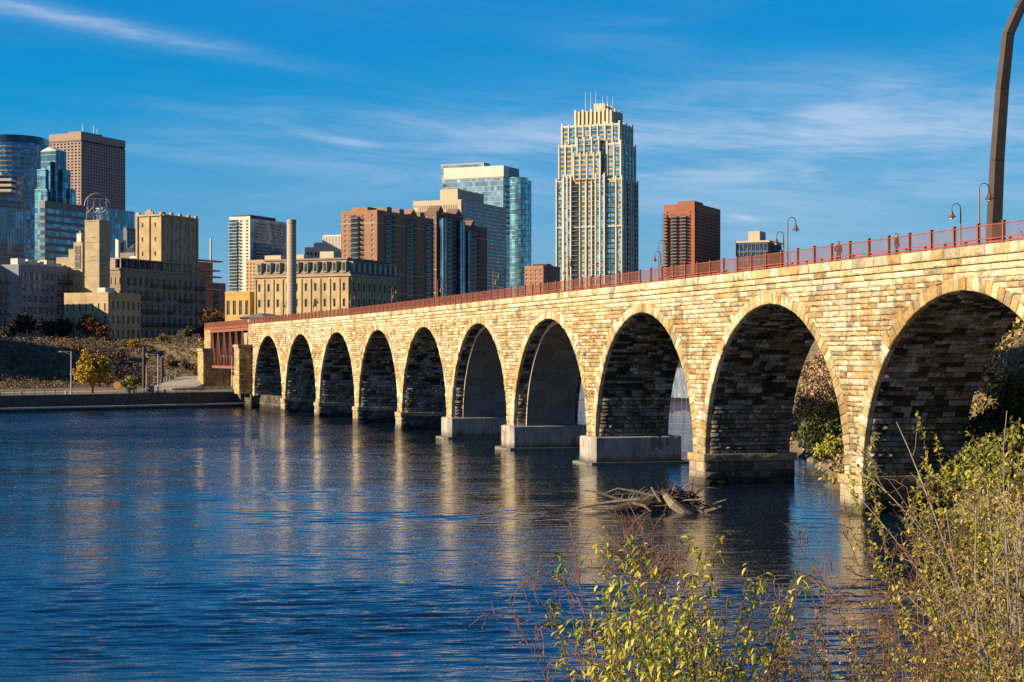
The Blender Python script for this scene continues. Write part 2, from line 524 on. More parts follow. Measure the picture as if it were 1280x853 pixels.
# upstream spillway: upper pool, sloping white water, low weir
m_fall, nt, b = new_mat('white_water')
v = mapping(nt, (1.6, 0.12, 0.12))
c = ramp(nt, nz(nt, 1.0, 6, 0.65, v), [(0.3, (0.07, 0.10, 0.13)), (0.6, (0.27, 0.31, 0.33)), (0.8, (0.5, 0.53, 0.53))])
L(nt, c, b.inputs['Base Color']); b.inputs['Roughness'].default_value = 0.5
set_bump(nt, b, nz(nt, 1.0, 6, 0.65, v), 0.6, 0.5)
g = MB(); n = 30
for i in range(n + 1):
    for (y, z) in ((470, -0.3), (472, 0.5), (476, 2.5), (481, 5.6), (485, 7.8), (487, 8.5), (492, 8.62)):
        g.v.append((-4 + 70 * i / n, y + 1.5 * sin(i * 0.7), z))
g.sm = True
for i in range(n):
    for j in range(6):
        k = i * 7 + j; g.face((k, k + 7, k + 8, k + 1))
tag(g.build('spillway_water', m_fall), kind='structure')
g = MB(); g.poly([(-20, 489, 8.55), (80, 489, 8.55), (120, 700, 8.55), (-20, 700, 8.55)])
tag(g.build('upper_pool_water', m_water), kind='structure')

# concrete quay wall on the far bank, with its low ledge
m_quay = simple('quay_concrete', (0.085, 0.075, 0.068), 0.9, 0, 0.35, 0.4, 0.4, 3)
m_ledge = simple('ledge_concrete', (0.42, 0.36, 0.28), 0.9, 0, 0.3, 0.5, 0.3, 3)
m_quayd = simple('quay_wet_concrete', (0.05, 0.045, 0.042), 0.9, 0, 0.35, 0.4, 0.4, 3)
q = empty('river_wall', (WALL_A.x, WALL_A.y, 0)); q['label'] = 'long dark concrete river wall along the far bank'; q['category'] = 'wall'
ang = atan2(WALL_D.y, WALL_D.x); q.rotation_euler = (0, 0, ang)
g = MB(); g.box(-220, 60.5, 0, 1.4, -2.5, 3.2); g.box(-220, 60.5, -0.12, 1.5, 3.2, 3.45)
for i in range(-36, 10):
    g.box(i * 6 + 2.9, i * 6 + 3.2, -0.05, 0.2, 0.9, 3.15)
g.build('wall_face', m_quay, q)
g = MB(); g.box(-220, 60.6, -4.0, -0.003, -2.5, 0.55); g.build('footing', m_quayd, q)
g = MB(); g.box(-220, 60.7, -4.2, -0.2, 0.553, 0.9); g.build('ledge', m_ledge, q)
g = MB(); g.box(59.2, 60.9, -2.3, 1.6, 0.96, 3.6); g.build('end_post', m_quay, q)

# light asphalt ramp climbing beside the truss, and the quay road
m_path = simple('path_asphalt', (0.34, 0.28, 0.225), 0.9, 0, 0.15, 0.5)
def ramp_solid(name, pts, depth, mat):
    g = MB(); n = len(pts)
    g.poly(pts)
    for i in range(n):
        a = Vector(pts[i]); b_ = Vector(pts[(i + 1) % n])
        g.poly([a, a - Vector((0, 0, depth)), b_ - Vector((0, 0, depth)), b_])
    return tag(g.build(name, mat), kind='structure')
ramp_solid('path', [at(176, 487.2, 428), at(215, 486, 425), at(246, 484, 428), at(263, 475, 440), at(266, 469.5, 458), at(262, 468.5, 464), at(224, 471.5, 462), at(200, 480, 445)], 4, m_path)
g = MB()
pA = [WALL_A + WALL_D * t + WALL_N * 26 for t in range(-150, 61, 10)]; pB = [WALL_A + WALL_D * t + WALL_N * 36 for t in range(-150, 61, 10)]
for i in range(len(pA) - 1):
    g.poly([(pA[i].x, pA[i].y, 3.37), (pA[i+1].x, pA[i+1].y, 3.37), (pB[i+1].x, pB[i+1].y, 3.37), (pB[i].x, pB[i].y, 3.37)])
tag(g.build('quay_road', m_path), kind='structure')
# ------------------------------------------------------------------ the stone arch bridge
SP = 30.2             # distance between pier centres
RA = 13.7             # radius of the arches
ZC = 2.75             # springing height
NODE = {-3: (52.3, 42.3), -2: (43.7, 71.2), -1: (34.95, 100.1), 0: (26.3, 129.0), 1: (17.65, 157.9), 2: (8.85, 186.8), 3: (-0.15, 215.7),
        4: (-9.1, 244.6), 5: (-18.2, 273.5), 6: (-27.9, 302.4), 7: (-38.2, 331.0), 8: (-48.8, 359.5), 9: (-59.8, 388.0), 10: (-70.8, 416.5), 11: (-82, 445)}
def fpt(t):
    i = math.floor(t); i = max(-2, min(9, i)); u = t - i
    p = [Vector(NODE[i + k]) for k in (-1, 0, 1, 2)]
    return 0.5 * ((2 * p[1]) + (p[2] - p[0]) * u + (2 * p[0] - 5 * p[1] + 4 * p[2] - p[3]) * u * u + (3 * p[1] - p[0] - 3 * p[2] + p[3]) * u ** 3)
def fdir(t):
    return (fpt(t + 0.02) - fpt(t - 0.02)).normalized()
def BP(s, off, z):
    """bridge point: s metres along the front face, off metres into the bridge"""
    t = s / SP; p = fpt(t); d = fdir(t)
    return Vector((p.x + d.y * off, p.y - d.x * off, z))
def BN(s):
    d = fdir(s / SP); return Vector((-d.y, d.x, 0))      # outward normal of the front face
WID = 8.6
PALE = [(0.58, 0.49, 0.33), (0.54, 0.43, 0.26), (0.62, 0.545, 0.40), (0.48, 0.37, 0.20), (0.56, 0.465, 0.295), (0.53, 0.46, 0.34)]
WARM = [(0.47, 0.335, 0.155), (0.43, 0.28, 0.12), (0.47, 0.35, 0.18), (0.38, 0.255, 0.125), (0.36, 0.265, 0.16), (0.41, 0.25, 0.12)]
GREY = [(0.34, 0.28, 0.20), (0.38, 0.32, 0.23), (0.28, 0.215, 0.15)]
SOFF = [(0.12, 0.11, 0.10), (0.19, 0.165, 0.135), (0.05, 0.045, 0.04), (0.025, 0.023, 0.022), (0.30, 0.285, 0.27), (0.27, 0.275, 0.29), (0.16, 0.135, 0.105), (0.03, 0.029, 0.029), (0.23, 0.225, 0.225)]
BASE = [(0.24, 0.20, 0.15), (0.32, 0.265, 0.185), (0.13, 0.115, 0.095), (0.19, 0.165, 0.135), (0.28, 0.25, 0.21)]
m_stone = tinted('limestone', 0.92, 1.6, 0.55, 1.0, 2.6, 0.22, 0.36)
m_vault = tinted('vault_limestone', 0.9, 0.7, 0.85, 1.0, 2.4, 0.25, 0.5)  # vault stones use a darker, more varied palette than the face
m_conc = None
RB = random.Random(11)
def jit(c, a=0.12):
    k = 1.12 * (1 + RB.uniform(-a, a)); return (c[0] * k, c[1] * k * (1 + RB.uniform(-.03, .03)), c[2] * k * (1 + RB.uniform(-.06, .06)))
def stone(mb, q, nrm, relief, col, e=0.03, rock=0.5, gap=0.0):
    """one rock-faced block: q = 4 corners (ccw from outside), raised along nrm"""
    c = (q[0] + q[1] + q[2] + q[3]) / 4
    if gap:
        eu = (q[1] - q[0]).normalized() * gap; ev = (q[3] - q[0]).normalized() * gap
        q = [q[0] + eu + ev, q[1] - eu + ev, q[2] - eu - ev, q[3] + eu - ev]
    w = max(0.05, min((q[1] - q[0]).length, (q[2] - q[1]).length, (q[3] - q[2]).length + 0.02))
    f = min(0.35, e / w * 2)
    k = len(mb.v)
    for p in q: mb.v.append(tuple(p))
    for p in q:
        mb.v.append(tuple(p.lerp(c, f) + nrm * (relief * RB.uniform(0.45, 1.0))))
    cc = c + nrm * relief * RB.uniform(1.0, 1.0 + rock * 1.6) + (q[1] - q[0]) * RB.uniform(-.2, .2) + (q[3] - q[0]) * RB.uniform(-.2, .2)
    mb.v.append(tuple(cc))
    mb.col = col
    for i in range(4):
        j = (i + 1) % 4
        mb.face((k + i, k + j, k + 4 + j, k + 4 + i))
        mb.face((k + 4 + i, k + 4 + j, k + 8))
def ext(z, Rr):
    """half opening at height z"""
    h = z - ZC
    return sqrt(Rr * Rr - h * h) if abs(h) < Rr else 0.0
def patch(s, z):
    """large slow patches of warm stone"""
    return mnoise.noise(Vector((s * 0.16, z * 0.28, 3.1))) + 0.5 * mnoise.noise(Vector((s * 0.05, z * 0.1, 8)))
def facecol(s, z):
    p = patch(s, z); hz = 0.25 - 0.35 * abs((z - 10.5) / 5.0)     # warm band at the haunches
    r = RB.random() + 0.75 * p + hz * 0.8
    if r > 0.64: c = RB.choice(WARM)
    elif RB.random() < 0.07: c = RB.choice(GREY)
    else: c = RB.choice(PALE)
    return jit(c)

bridge = empty('stone_arch_bridge', BP(4 * SP, WID / 2, 0))
tag(bridge, 'long pale yellow limestone arch bridge crossing the river', 'bridge')
bridge_inv = -bridge.location
def bb(mb, name, mat, color=True):
    o = mb.build(name, mat, bridge, color)
    o.location = bridge_inv
    return o
S0, S1 = -1.9 * SP, 9.0 * SP + 0.6
ARCH = list(range(-2, 9))                   # arch i lies between pier i and pier i+1
def acen(i): return (i + 0.5) * SP

# --- spandrel wall: coursed stones between the arches
sw = MB()
z = ZC + 0.25; ZTOP = 17.2
RO = RA + 0.80
courses = []
while z < ZTOP - 0.2:
    h = RB.uniform(0.33, 0.52)
    if z + h > ZTOP - 0.25: h = ZTOP - z
    courses.append((z, z + h)); z += h
for (z0, z1) in courses:
    if z1 < ZC + RO - 0.02:
        spans = []
        for p in range(-2, 10):
            spans.append((p - 0.5, p + 0.5))
    else:
        spans = [(None, None)]
    for (a, b_) in spans:
        if a is None:
            fl = lambda zz: S0; fr = lambda zz: S1
        else:
            ca, cb = a * SP, b_ * SP
            fl = (lambda zz, ca=ca: max(S0, ca + ext(zz, RO))) ; fr = (lambda zz, cb=cb: min(S1, cb - ext(zz, RO)))
            if a > 8.4: fr = lambda zz: S1
        s = min(fl(z0), fl(z1)) ; end = max(fr(z0), fr(z1))
        if end - s < 0.2: continue
        while s < end - 0.02:
            w = RB.uniform(0.7, 2.0)
            if end - s - w < 0.5: w = end - s
            q = []
            for (ss, zz) in ((s, z0), (s + w, z0), (s + w, z1), (s, z1)):
                q.append((min(max(ss, fl(zz)), fr(zz)), zz))
            if max(q[1][0] - q[0][0], q[2][0] - q[3][0]) > 0.05:
                nrm = BN(s)
                Q = [BP(x[0], 0, x[1]) for x in (q[1], q[0], q[3], q[2])]
                stone(sw, Q, nrm, RB.uniform(0.05, 0.15), facecol(s, z0), 0.035, 0.9, 0.017 if w > .3 else 0.004)
            s += w
bb(sw, 'spandrel_wall', m_stone)

# --- string courses and coping
def run(mb, z0, z1, proj, wmin, wmax, rel, pal, s0=S0, s1=S1):
    s = s0
    while s < s1 - 0.01:
        w = RB.uniform(wmin, wmax)
        if s1 - s - w < wmin * 0.6: w = s1 - s
        n = BN(s + w / 2); c = jit(RB.choice(pal))
        o = -proj - RB.uniform(0, 0.03)
        a0, a1, b1, b0 = BP(s, o, z0), BP(s + w, o, z0), BP(s + w, o, z1), BP(s, o, z1)
        stone(mb, [a1, a0, b0, b1], n, rel * RB.uniform(.7, 1.5), c, 0.05, 0.9, 0.012)
        mb.poly([b1, b0, BP(s, 0.5, z1), BP(s + w, 0.5, z1)])
        mb.poly([a0, a1, BP(s + w, 0.5, z0), BP(s, 0.5, z0)])
        s += w
PW = PALE * 3 + WARM[:3] + GREY[:1]
st = MB()
run(st, 17.2, 17.66, 0.02, 0.9, 2.4, 0.06, PW)
run(st, 17.68, 18.12, 0.10, 1.2, 3.2, 0.06, PW + WARM[:2])
run(st, 18.14, 18.62, 0.24, 1.4, 3.0, 0.07, PW)
bb(st, 'string_course', m_stone)
cp = MB()
run(cp, 18.64, 19.40, 0.30, 0.9, 2.2, 0.10, PW + GREY[:2])
bb(cp, 'coping', m_stone)

# --- body behind the stones: dark mortar, back face, deck
m_mortar = simple('mortar', (0.085, 0.06, 0.04), 0.95, 0, 0.3, 1.0)
m_deck = simple('deck_asphalt', (0.07, 0.068, 0.065), 0.9, 0, 0.2, 0.8)
bd = MB()
NA = 40
for (off, flip) in ((0.03, False), (WID, True)):
    for i in ARCH:
        c = acen(i)
        a_lo = 0.0
        pts = [(c - RA * cos(pi * k / NA), ZC + RA * sin(pi * k / NA)) for k in range(NA + 1)]
        for k in range(NA):
            (s_a, z_a), (s_b, z_b) = pts[k], pts[k + 1]
            if s_a < S0 - 12: continue
            q = [BP(s_a, off, z_a), BP(s_b, off, z_b), BP(s_b, off, 19.3), BP(s_a, off, 19.3)]
            bd.poly(q if not flip else q[::-1])
    for p in range(-2, 10):
        s_a, s_b = acen(p - 1) + RA, acen(p) - RA
        if p == 9: s_b = S1
        q = [BP(s_a, off, ZC), BP(s_b, off, ZC), BP(s_b, off, 19.3), BP(s_a, off, 19.3)]
        bd.poly(q if not flip else q[::-1])
bd.poly([BP(S1, 0, -1), BP(S1, WID, -1), BP(S1, WID, 19.3), BP(S1, 0, 19.3)])
bb(bd, 'bridge_core', m_mortar, False)
dk = MB(); s = S0
while s < S1:
    e = min(s + 3, S1)
    P = [BP(s, 0.45, 19.0), BP(e, 0.45, 19.0), BP(e, WID + .1, 19.0), BP(s, WID + .1, 19.0), BP(s, 0.45, 19.33), BP(e, 0.45, 19.33), BP(e, WID + .1, 19.33), BP(s, WID + .1, 19.33)]
    dk.hexa(P); s = e
bb(dk, 'deck', m_deck, False)

# --- arch rings, vaults
def vbody(mb, i, Rv, o0, o1, n=60):
    c = acen(i)
    for k in range(n):
        a, b_ = pi * k / n, pi * (k + 1) / n
        mb.poly([BP(c - Rv * cos(a), o0, ZC + Rv * sin(a)), BP(c - Rv * cos(a), o1, ZC + Rv * sin(a)), BP(c - Rv * cos(b_), o1, ZC + Rv * sin(b_)), BP(c - Rv * cos(b_), o0, ZC + Rv * sin(b_))])
LINED = (2, 3)
for i in ARCH:
    c = acen(i)
    rg = MB(); nv = 56
    for k in range(nv):
        a0, a1 = pi * k / nv, pi * (k + 1) / nv
        am = (a0 + a1) / 2
        Ro = RA + (0.95 if abs(am - pi / 2) < 0.5 else RB.choice((0.85, 1.15, 1.45)))
        n = BN(c)
        r_ = RB.random()
        col = jit(RB.choice(WARM[:3] + WARM[4:5]) if r_ < 0.52 else RB.choice(PALE))
        off = -0.05
        f = lambda r, a: BP(c - r * cos(a), off, ZC + r * sin(a))
        ri = RA - 0.02
        stone(rg, [f(Ro, a0), f(ri, a0), f(ri, a1), f(Ro, a1)][::-1], n, RB.uniform(0.04, 0.13), col, 0.035, 0.8, 0.014)
        rg.poly([f(Ro, a0), f(Ro, a1), BP(c - Ro * cos(a1), 0.06, ZC + Ro * sin(a1)), BP(c - Ro * cos(a0), 0.06, ZC + Ro * sin(a0))])
        rg.poly([f(ri, a1), f(ri, a0), BP(c - ri * cos(a0), 0.35, ZC + ri * sin(a0)), BP(c - ri * cos(a1), 0.35, ZC + ri * sin(a1))])
    bb(rg, 'arch_ring', m_stone)
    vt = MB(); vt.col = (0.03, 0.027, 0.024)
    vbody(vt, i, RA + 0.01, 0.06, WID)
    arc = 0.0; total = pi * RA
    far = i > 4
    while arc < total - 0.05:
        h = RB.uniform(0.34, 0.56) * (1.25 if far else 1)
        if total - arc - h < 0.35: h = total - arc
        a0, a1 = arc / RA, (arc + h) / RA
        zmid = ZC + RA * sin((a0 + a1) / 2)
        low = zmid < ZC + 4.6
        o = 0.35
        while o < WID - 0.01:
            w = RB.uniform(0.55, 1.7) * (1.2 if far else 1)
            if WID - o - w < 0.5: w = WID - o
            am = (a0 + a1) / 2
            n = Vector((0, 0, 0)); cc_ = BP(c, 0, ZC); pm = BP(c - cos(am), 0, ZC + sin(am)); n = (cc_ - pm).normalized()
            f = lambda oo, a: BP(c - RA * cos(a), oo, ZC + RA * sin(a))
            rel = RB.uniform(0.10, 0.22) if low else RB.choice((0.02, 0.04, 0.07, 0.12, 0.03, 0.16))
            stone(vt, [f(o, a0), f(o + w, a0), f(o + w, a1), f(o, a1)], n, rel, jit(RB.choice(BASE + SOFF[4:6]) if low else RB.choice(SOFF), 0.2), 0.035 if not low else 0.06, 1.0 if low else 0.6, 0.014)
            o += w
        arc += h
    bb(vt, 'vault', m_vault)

# --- concrete linings inside two arches
m_conc, nt, b = new_mat('pier_concrete')
v = mapping(nt, (2.2, 2.2, 0.12)); vb = mapping(nt)
f = nz(nt, 1.0, 5, 0.6, v); f2 = nz(nt, 0.35, 5, 0.6, vb)
ad = N(nt, 'ShaderNodeMath', operation='MULTIPLY_ADD'); L(nt, f, ad.inputs[0]); ad.inputs[1].default_value = 0.7; L(nt, f2, ad.inputs[2])
c = ramp(nt, ad.outputs[0], [(0.5, (0.10, 0.085, 0.07)), (0.75, (0.20, 0.185, 0.165)), (0.95, (0.30, 0.28, 0.25)), (1.1, (0.17, 0.115, 0.07))])
L(nt, weather(nt, c, 0.55), b.inputs['Base Color']); b.inputs['Roughness'].default_value = 0.85
set_bump(nt, b, nz(nt, 6, 5, 0.6, vb), 0.25, 0.05)
for i in LINED:
    c = acen(i); ln = MB(); Ri = RA - 0.55; o0, o1 = 1.5, WID - 0.6; n = 48
    f = lambda r, a, o: BP(c - r * cos(a), o, ZC + r * sin(a))
    ln.col = (0.40, 0.36, 0.29)
    for k in range(n):
        a0, a1 = pi * k / n, pi * (k + 1) / n
        ln.poly([f(Ri, a1, o0), f(Ri, a0, o0), f(RA, a0, o0), f(RA, a1, o0)][::-1])
        ln.poly([f(Ri, a0, o1), f(Ri, a1, o1), f(RA, a1, o1), f(RA, a0, o1)][::-1])
    arc = 0; total = pi * Ri
    while arc < total - 0.05:
        h = 1.25
        if total - arc - h < 0.6: h = total - arc
        a0, a1 = arc / Ri, (arc + h) / Ri; o = o0
        while o < o1 - 0.01:
            w = min(2.4, o1 - o) if o1 - o > 3 else o1 - o
            am = (a0 + a1) / 2; nn = (BP(c, 0, ZC) - BP(c - cos(am), 0, ZC + sin(am))).normalized()
            k_ = RB.uniform(0.75, 1.12)
            stone(ln, [f(Ri, a0, o), f(Ri, a0, o + w), f(Ri, a1, o + w), f(Ri, a1, o)], nn, 0.012, (0.19 * k_, 0.18 * k_, 0.17 * k_), 0.02, 0)
            o += w
        arc += h
    bb(ln, 'concrete_lining', tinted('lining_concrete_%d' % i, 0.85, 0.5, 0.3, 0.3, 4, 0.04))

# --- piers
def wallrun(mb, A, B, z0, z1, pal, hmin, hmax, wmin, wmax, rel, e=0.05, rock=0.8):
    """stones on a vertical strip from plan point A to B (outside on the right of A->B)"""
    A = Vector((A[0], A[1], 0)); B = Vector((B[0], B[1], 0)); d = B - A; ln_ = d.length; d.normalize(); n = Vector((d.y, -d.x, 0))
    z = z0
    while z < z1 - 0.01:
        h = RB.uniform(hmin, hmax)
        if z1 - z - h < hmin * 0.6: h = z1 - z
        s = 0
        while s < ln_ - 0.01:
            w = RB.uniform(wmin, wmax)
            if ln_ - s - w < wmin * 0.6: w = ln_ - s
            p = lambda ss, zz: A + d * ss + Vector((0, 0, zz))
            stone(mb, [p(s, z), p(s + w, z), p(s + w, z + h), p(s, z + h)], n, RB.uniform(rel * .5, rel), jit(RB.choice(pal)), e, rock)
            s += w
        z += h
def pquad(s0, s1, o0, o1):
    return [BP(s, o, 0) for (s, o) in ((s0, o0), (s0, o1), (s1, o1), (s1, o0))]   # runs: near side, back, far side, front
def courseblock(mb, s0, s1, o0, o1, z0, z1, pal_front, pal_side, hmin, hmax, wmin, wmax, rel, top=None):
    P = pquad(s0, s1, o0, o1)
    # outside on the right of A->B : order front corner near -> ...
    wallrun(mb, P[3], P[0], z0, z1, pal_front, hmin, hmax, wmin, wmax, rel)
    wallrun(mb, P[0], P[1], z0, z1, pal_side, hmin, hmax, wmin, wmax, rel)
    wallrun(mb, P[2], P[3], z0, z1, pal_side, hmin, hmax, wmin, wmax, rel)
    wallrun(mb, P[1], P[2], z0, z1, pal_front, hmin, hmax, wmin, wmax, rel)
    mb.col = top or (0.33, 0.27, 0.18)
    mb.poly([p + Vector((0, 0, z1)) for p in (P[0], P[3], P[2], P[1])][::-1])
    mb.poly([p + Vector((0, 0, z0)) for p in (P[0], P[1], P[2], P[3])])
for p in range(-1, 10):
    s = p * SP
    if p in (2, 3, 4): continue
    pb = MB()
    if p == 9: continue
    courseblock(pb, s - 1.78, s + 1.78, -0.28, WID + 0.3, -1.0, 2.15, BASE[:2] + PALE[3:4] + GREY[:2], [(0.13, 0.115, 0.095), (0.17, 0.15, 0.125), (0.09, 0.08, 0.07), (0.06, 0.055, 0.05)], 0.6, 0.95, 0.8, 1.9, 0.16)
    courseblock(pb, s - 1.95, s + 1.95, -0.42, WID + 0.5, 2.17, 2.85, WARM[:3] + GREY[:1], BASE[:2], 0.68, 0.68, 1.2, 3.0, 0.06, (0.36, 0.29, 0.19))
    bb(pb, 'pier', m_stone)
m_cf = simple('footing_concrete', (0.16, 0.14, 0.11), 0.9, 0, 0.3, 0.8, 0.4, 4)
for p in (2, 3, 4):
    s = p * SP
    pm_ = MB()
    a0, a1, o0, o1 = s - 2.3, s + 2.3, -0.75, WID + 1.2
    P = []
    cut = 0.5
    ring = [(a0, o0 + cut), (a0, o1), (a1, o1), (a1, o0 + cut), (a1 - cut, o0), (a0 + cut, o0)]
    lo = [BP(x, o, -1) for (x, o) in ring]; hi = [BP(x, o, 2.95) for (x, o) in ring]
    ins = [BP(x + (0.12 if x < s else -0.12), o + (0.12 if o < 3 else -0.12), 3.07) for (x, o) in ring]
    n = len(ring)
    for i in range(n):
        j = (i + 1) % n
        pm_.poly([lo[i], lo[j], hi[j], hi[i]]); pm_.poly([hi[i], hi[j], ins[j], ins[i]])
    pm_.poly(ins)
    bb(pm_, 'pedestal', m_conc, False)
    ft = MB(); a0 -= 0.5; a1 += 0.5; o0 -= 0.7; o1 += 0.8
    ring = [(a0, o0 + .5), (a0, o1), (a1, o1), (a1, o0 + .5), (a1 - .5, o0), (a0 + .5, o0)]
    lo = [BP(x, o, -1) for (x, o) in ring]; hi = [BP(x, o, 0.28 + RB.uniform(-.05, .05)) for (x, o) in ring]
    for i in range(n):
        j = (i + 1) % n; ft.poly([lo[i], lo[j], hi[j], hi[i]])
    ft.poly(hi); bb(ft, 'footing', m_cf, False)

# --- low stone sill closing the last arch, and the big end abutment
ab = MB()
s9 = 9 * SP
DKB = [(0.07, 0.062, 0.052), (0.10, 0.088, 0.072), (0.05, 0.045, 0.04), (0.13, 0.11, 0.085)]
courseblock(ab, 8 * SP + 1.9, s9 - 0.4, 1.5, 3.0, -1, 3.0, DKB, DKB, 0.5, 0.7, 0.8, 1.8, 0.14)
courseblock(ab, s9 - 0.35, s9 + 6.2, -0.6, WID + 0.6, -1, 3.2, DKB, DKB, 0.5, 0.7, 0.8, 1.8, 0.14)
courseblock(ab, s9 + 0.4, s9 + 5.6, -3.2, WID + 0.3, 3.22, 13.9, PALE[3:4] + WARM, [(.33, .20, .085), (.38, .25, .11), (.28, .17, .08), (.40, .29, .15)], 0.5, 0.7, 0.8, 1.8, 0.10)
courseblock(ab, s9 + 0.1, s9 + 5.9, -3.5, WID + 0.5, 13.92, 14.6, GREY, GREY, 0.66, 0.66, 1.2, 2.4, 0.05, (0.2, 0.16, 0.12))
courseblock(ab, s9 + 0.7, s9 + 5.4, 0.0, WID, 14.62, 19.35, GREY + WARM[:2], GREY, 0.5, 0.7, 0.8, 1.8, 0.08)
bb(ab, 'end_abutment', m_stone)
# ------------------------------------------------------------------ the city on the far bank
PHI = radians(66); BASEZ = 15.2
cP, sP = cos(PHI), sin(PHI)
m_gl_blue = glass('glass_blue', (0.075, 0.17, 0.27), 0.06, 0.6, 0.3)
m_gl_teal = glass('glass_teal', (0.12, 0.30, 0.38), 0.06, 0.6, 0.3)
m_gl_pale = glass('glass_pale', (0.22, 0.36, 0.44), 0.10, 0.5, 0.3)
m_gl_dark = glass('glass_dark', (0.025, 0.045, 0.065), 0.06, 0.2, 0.3)
m_gl_win = glass('window_glass', (0.035, 0.06, 0.07), 0.08, 0.3, 0.6, 0.6)
m_gl_sky = glass('glass_sky', (0.10, 0.22, 0.34), 0.12, 0.25, 0.3)
m_frame = simple('window_frame_paint', (0.30, 0.27, 0.22), 0.7)
m_roof = simple('roof_membrane', (0.16, 0.15, 0.145), 0.9, 0, 0.25, 0.2)
m_white = simple('white_render', (0.62, 0.58, 0.50), 0.8, 0, 0.1, 0.15)
m_metal = simple('grey_metal', (0.28, 0.28, 0.29), 0.5, 0.6)
m_darkm = simple('dark_metal', (0.025, 0.025, 0.028), 0.6, 0.3)
m_slab = simple('balcony_slab', (0.32, 0.30, 0.28), 0.85)

class Bld:
    """building standing on its near corner; local x runs along the right face, y along the left face"""
    def __init__(s, name, label, cat, xc, D, xl, xr, group=None, base=BASEZ, phi=PHI):
        s.D = D; s.base = base; s.phi = phi
        c, s_ = cos(phi), sin(phi)
        C = at(xc, HOR, D)
        k = (xr - 640) / F; s.a = (k * D - C.x) / (c - k * s_)
        k = (xl - 640) / F; s.b = (C.x - k * D) / (s_ + k * c)
        s.c, s.s_ = c, s_; s.C = C
        s.root = empty(name, (C.x, D, base), phi)
        tag(s.root, label, cat, group)
        s.w = MB(); s.slots = []; s.bal = []
    def z(s, y, D=None):
        return CAMZ + (HOR - y) * (D or s.D) / F - s.base
    def u(s, x, face):
        """local distance along a face for picture column x"""
        k = (x - 640) / F
        if face == 'R': return (k * s.D - s.C.x) / (s.c - k * s.s_)
        return (s.C.x - k * s.D) / (s.s_ + k * s.c)
    def box(s, x0, x1, y0, y1, z0, z1, mi=0, mb=None):
        m = mb or s.w; m.mi = mi; m.box(x0, x1, y0, y1, z0, z1); m.mi = 0
    def P(s, face, u, z, d):
        return (u, -d, z) if face == 'R' else (-d, u, z)
    def fbox(s, mb, face, u0, u1, z0, z1, d0, d1, o=0.0):
        if face == 'R': mb.box(u0, u1, -d1 - o, -d0 - o, z0, z1)
        else: mb.box(-d1 - o, -d0 - o, u0, u1, z0, z1)
    def grid(s, face, u0, u1, z0, z1, nc, nr, wf, hf, dep=0.35, o=0.0, mb=None, slots=True, align=0.5, keep=None, fill_below=True):
        """wall layer with real openings, and the window slots in them"""
        m = mb or s.w
        cw = (u1 - u0) / nc; rh = (z1 - z0) / nr; w = cw * wf; h = rh * hf
        prev = u0
        for i in range(nc):
            c = u0 + cw * (i + 0.5)
            s.fbox(m, face, prev, c - w / 2, z0, z1, 0, dep, o); prev = c + w / 2
            zp = z0
            for j in range(nr):
                zc = z0 + rh * (j + align)
                if keep and not keep(i, j): continue
                s.fbox(m, face, c - w / 2, c + w / 2, zp, zc - h / 2, 0, dep, o); zp = zc + h / 2
                if slots: s.slots.append((face, c, zc, w, h, o))
            s.fbox(m, face, c - w / 2, c + w / 2, zp, z1, 0, dep, o)
        s.fbox(m, face, prev, u1, z0, z1, 0, dep, o)
    def windows(s, frame=m_frame, pane=m_gl_win, panes=False, name='window', fw=0.12, mull=1):
        dirR = Vector((s.s_, -s.c)); dirL = Vector((-s.c, -s.s_))
        def area(t):
            face, u, z, w, h, o = t
            n = dirR if face == 'R' else dirL
            p = Vector((s.C.x, s.C.y)) + (Vector((s.c, s.s_)) * u if face == 'R' else Vector((-s.s_, s.c)) * u)
            return w * h * max(0, -n.dot(p.normalized())) / p.length_squared + z * 1e-9
        sl_ = sorted(s.slots, key=area, reverse=True)
        cache = {}
        def geo(w, h, what, M=None, mb=None):
            m = mb or MB()
            tr = (lambda x0, x1, y0, y1, z0, z1: m.box(x0, x1, y0, y1, z0, z1, M))
            if what != 'pane':
                m.mi = 0
                tr(-w/2, -w/2 + fw, -0.10, 0, -h/2, h/2); tr(w/2 - fw, w/2, -0.10, 0, -h/2, h/2)
                tr(-w/2 + fw, w/2 - fw, -0.10, 0, h/2 - fw, h/2); tr(-w/2 + fw, w/2 - fw, -0.12, 0, -h/2, -h/2 + fw)
                for q in range(mull):
                    x = -w/2 + w * (q + 1) / (mull + 1); tr(x - fw*.35, x + fw*.35, -0.09, 0, -h/2 + fw, h/2 - fw)
                tr(-w/2 + fw, w/2 - fw, -0.085, 0, -fw*.3, fw*.3)
            if what != 'frame':
                m.mi = 1 if what == 'both' else 0
                tr(-w/2 + fw, w/2 - fw, -0.05, -0.02, -h/2 + fw, h/2 - fw)
            return m
        for t in sl_[:100]:
            face, u, z, w, h, o = t
            key = (round(w, 3), round(h, 3))
            if key not in cache:
                if panes: cache[key] = (geo(w, h, 'frame').mesh(name, frame), geo(w, h, 'pane').mesh('pane', pane))
                else: cache[key] = (geo(w, h, 'both').mesh(name, [frame, pane]), None)
            me, pm_ = cache[key]
            ob = inst(name, me, s.root, s.P(face, u, z, o + 0.003), 0 if face == 'R' else -pi / 2)
            if pm_: inst('pane', pm_, ob)
        if len(sl_) > 100:
            m = MB()
            for face, u, z, w, h, o in sl_[100:]:
                M = Matrix.Translation(s.P(face, u, z, o + 0.003)) @ Matrix.Rotation(0 if face == 'R' else -pi / 2, 4, 'Z')
                geo(w, h, 'both', M, m)
            tag(m.build(name, [frame, pane], s.root), kind='stuff')
    def balcony(s, face, u, z, w, d=1.5, o=0.0): s.bal.append((face, u, z, w, d, o))
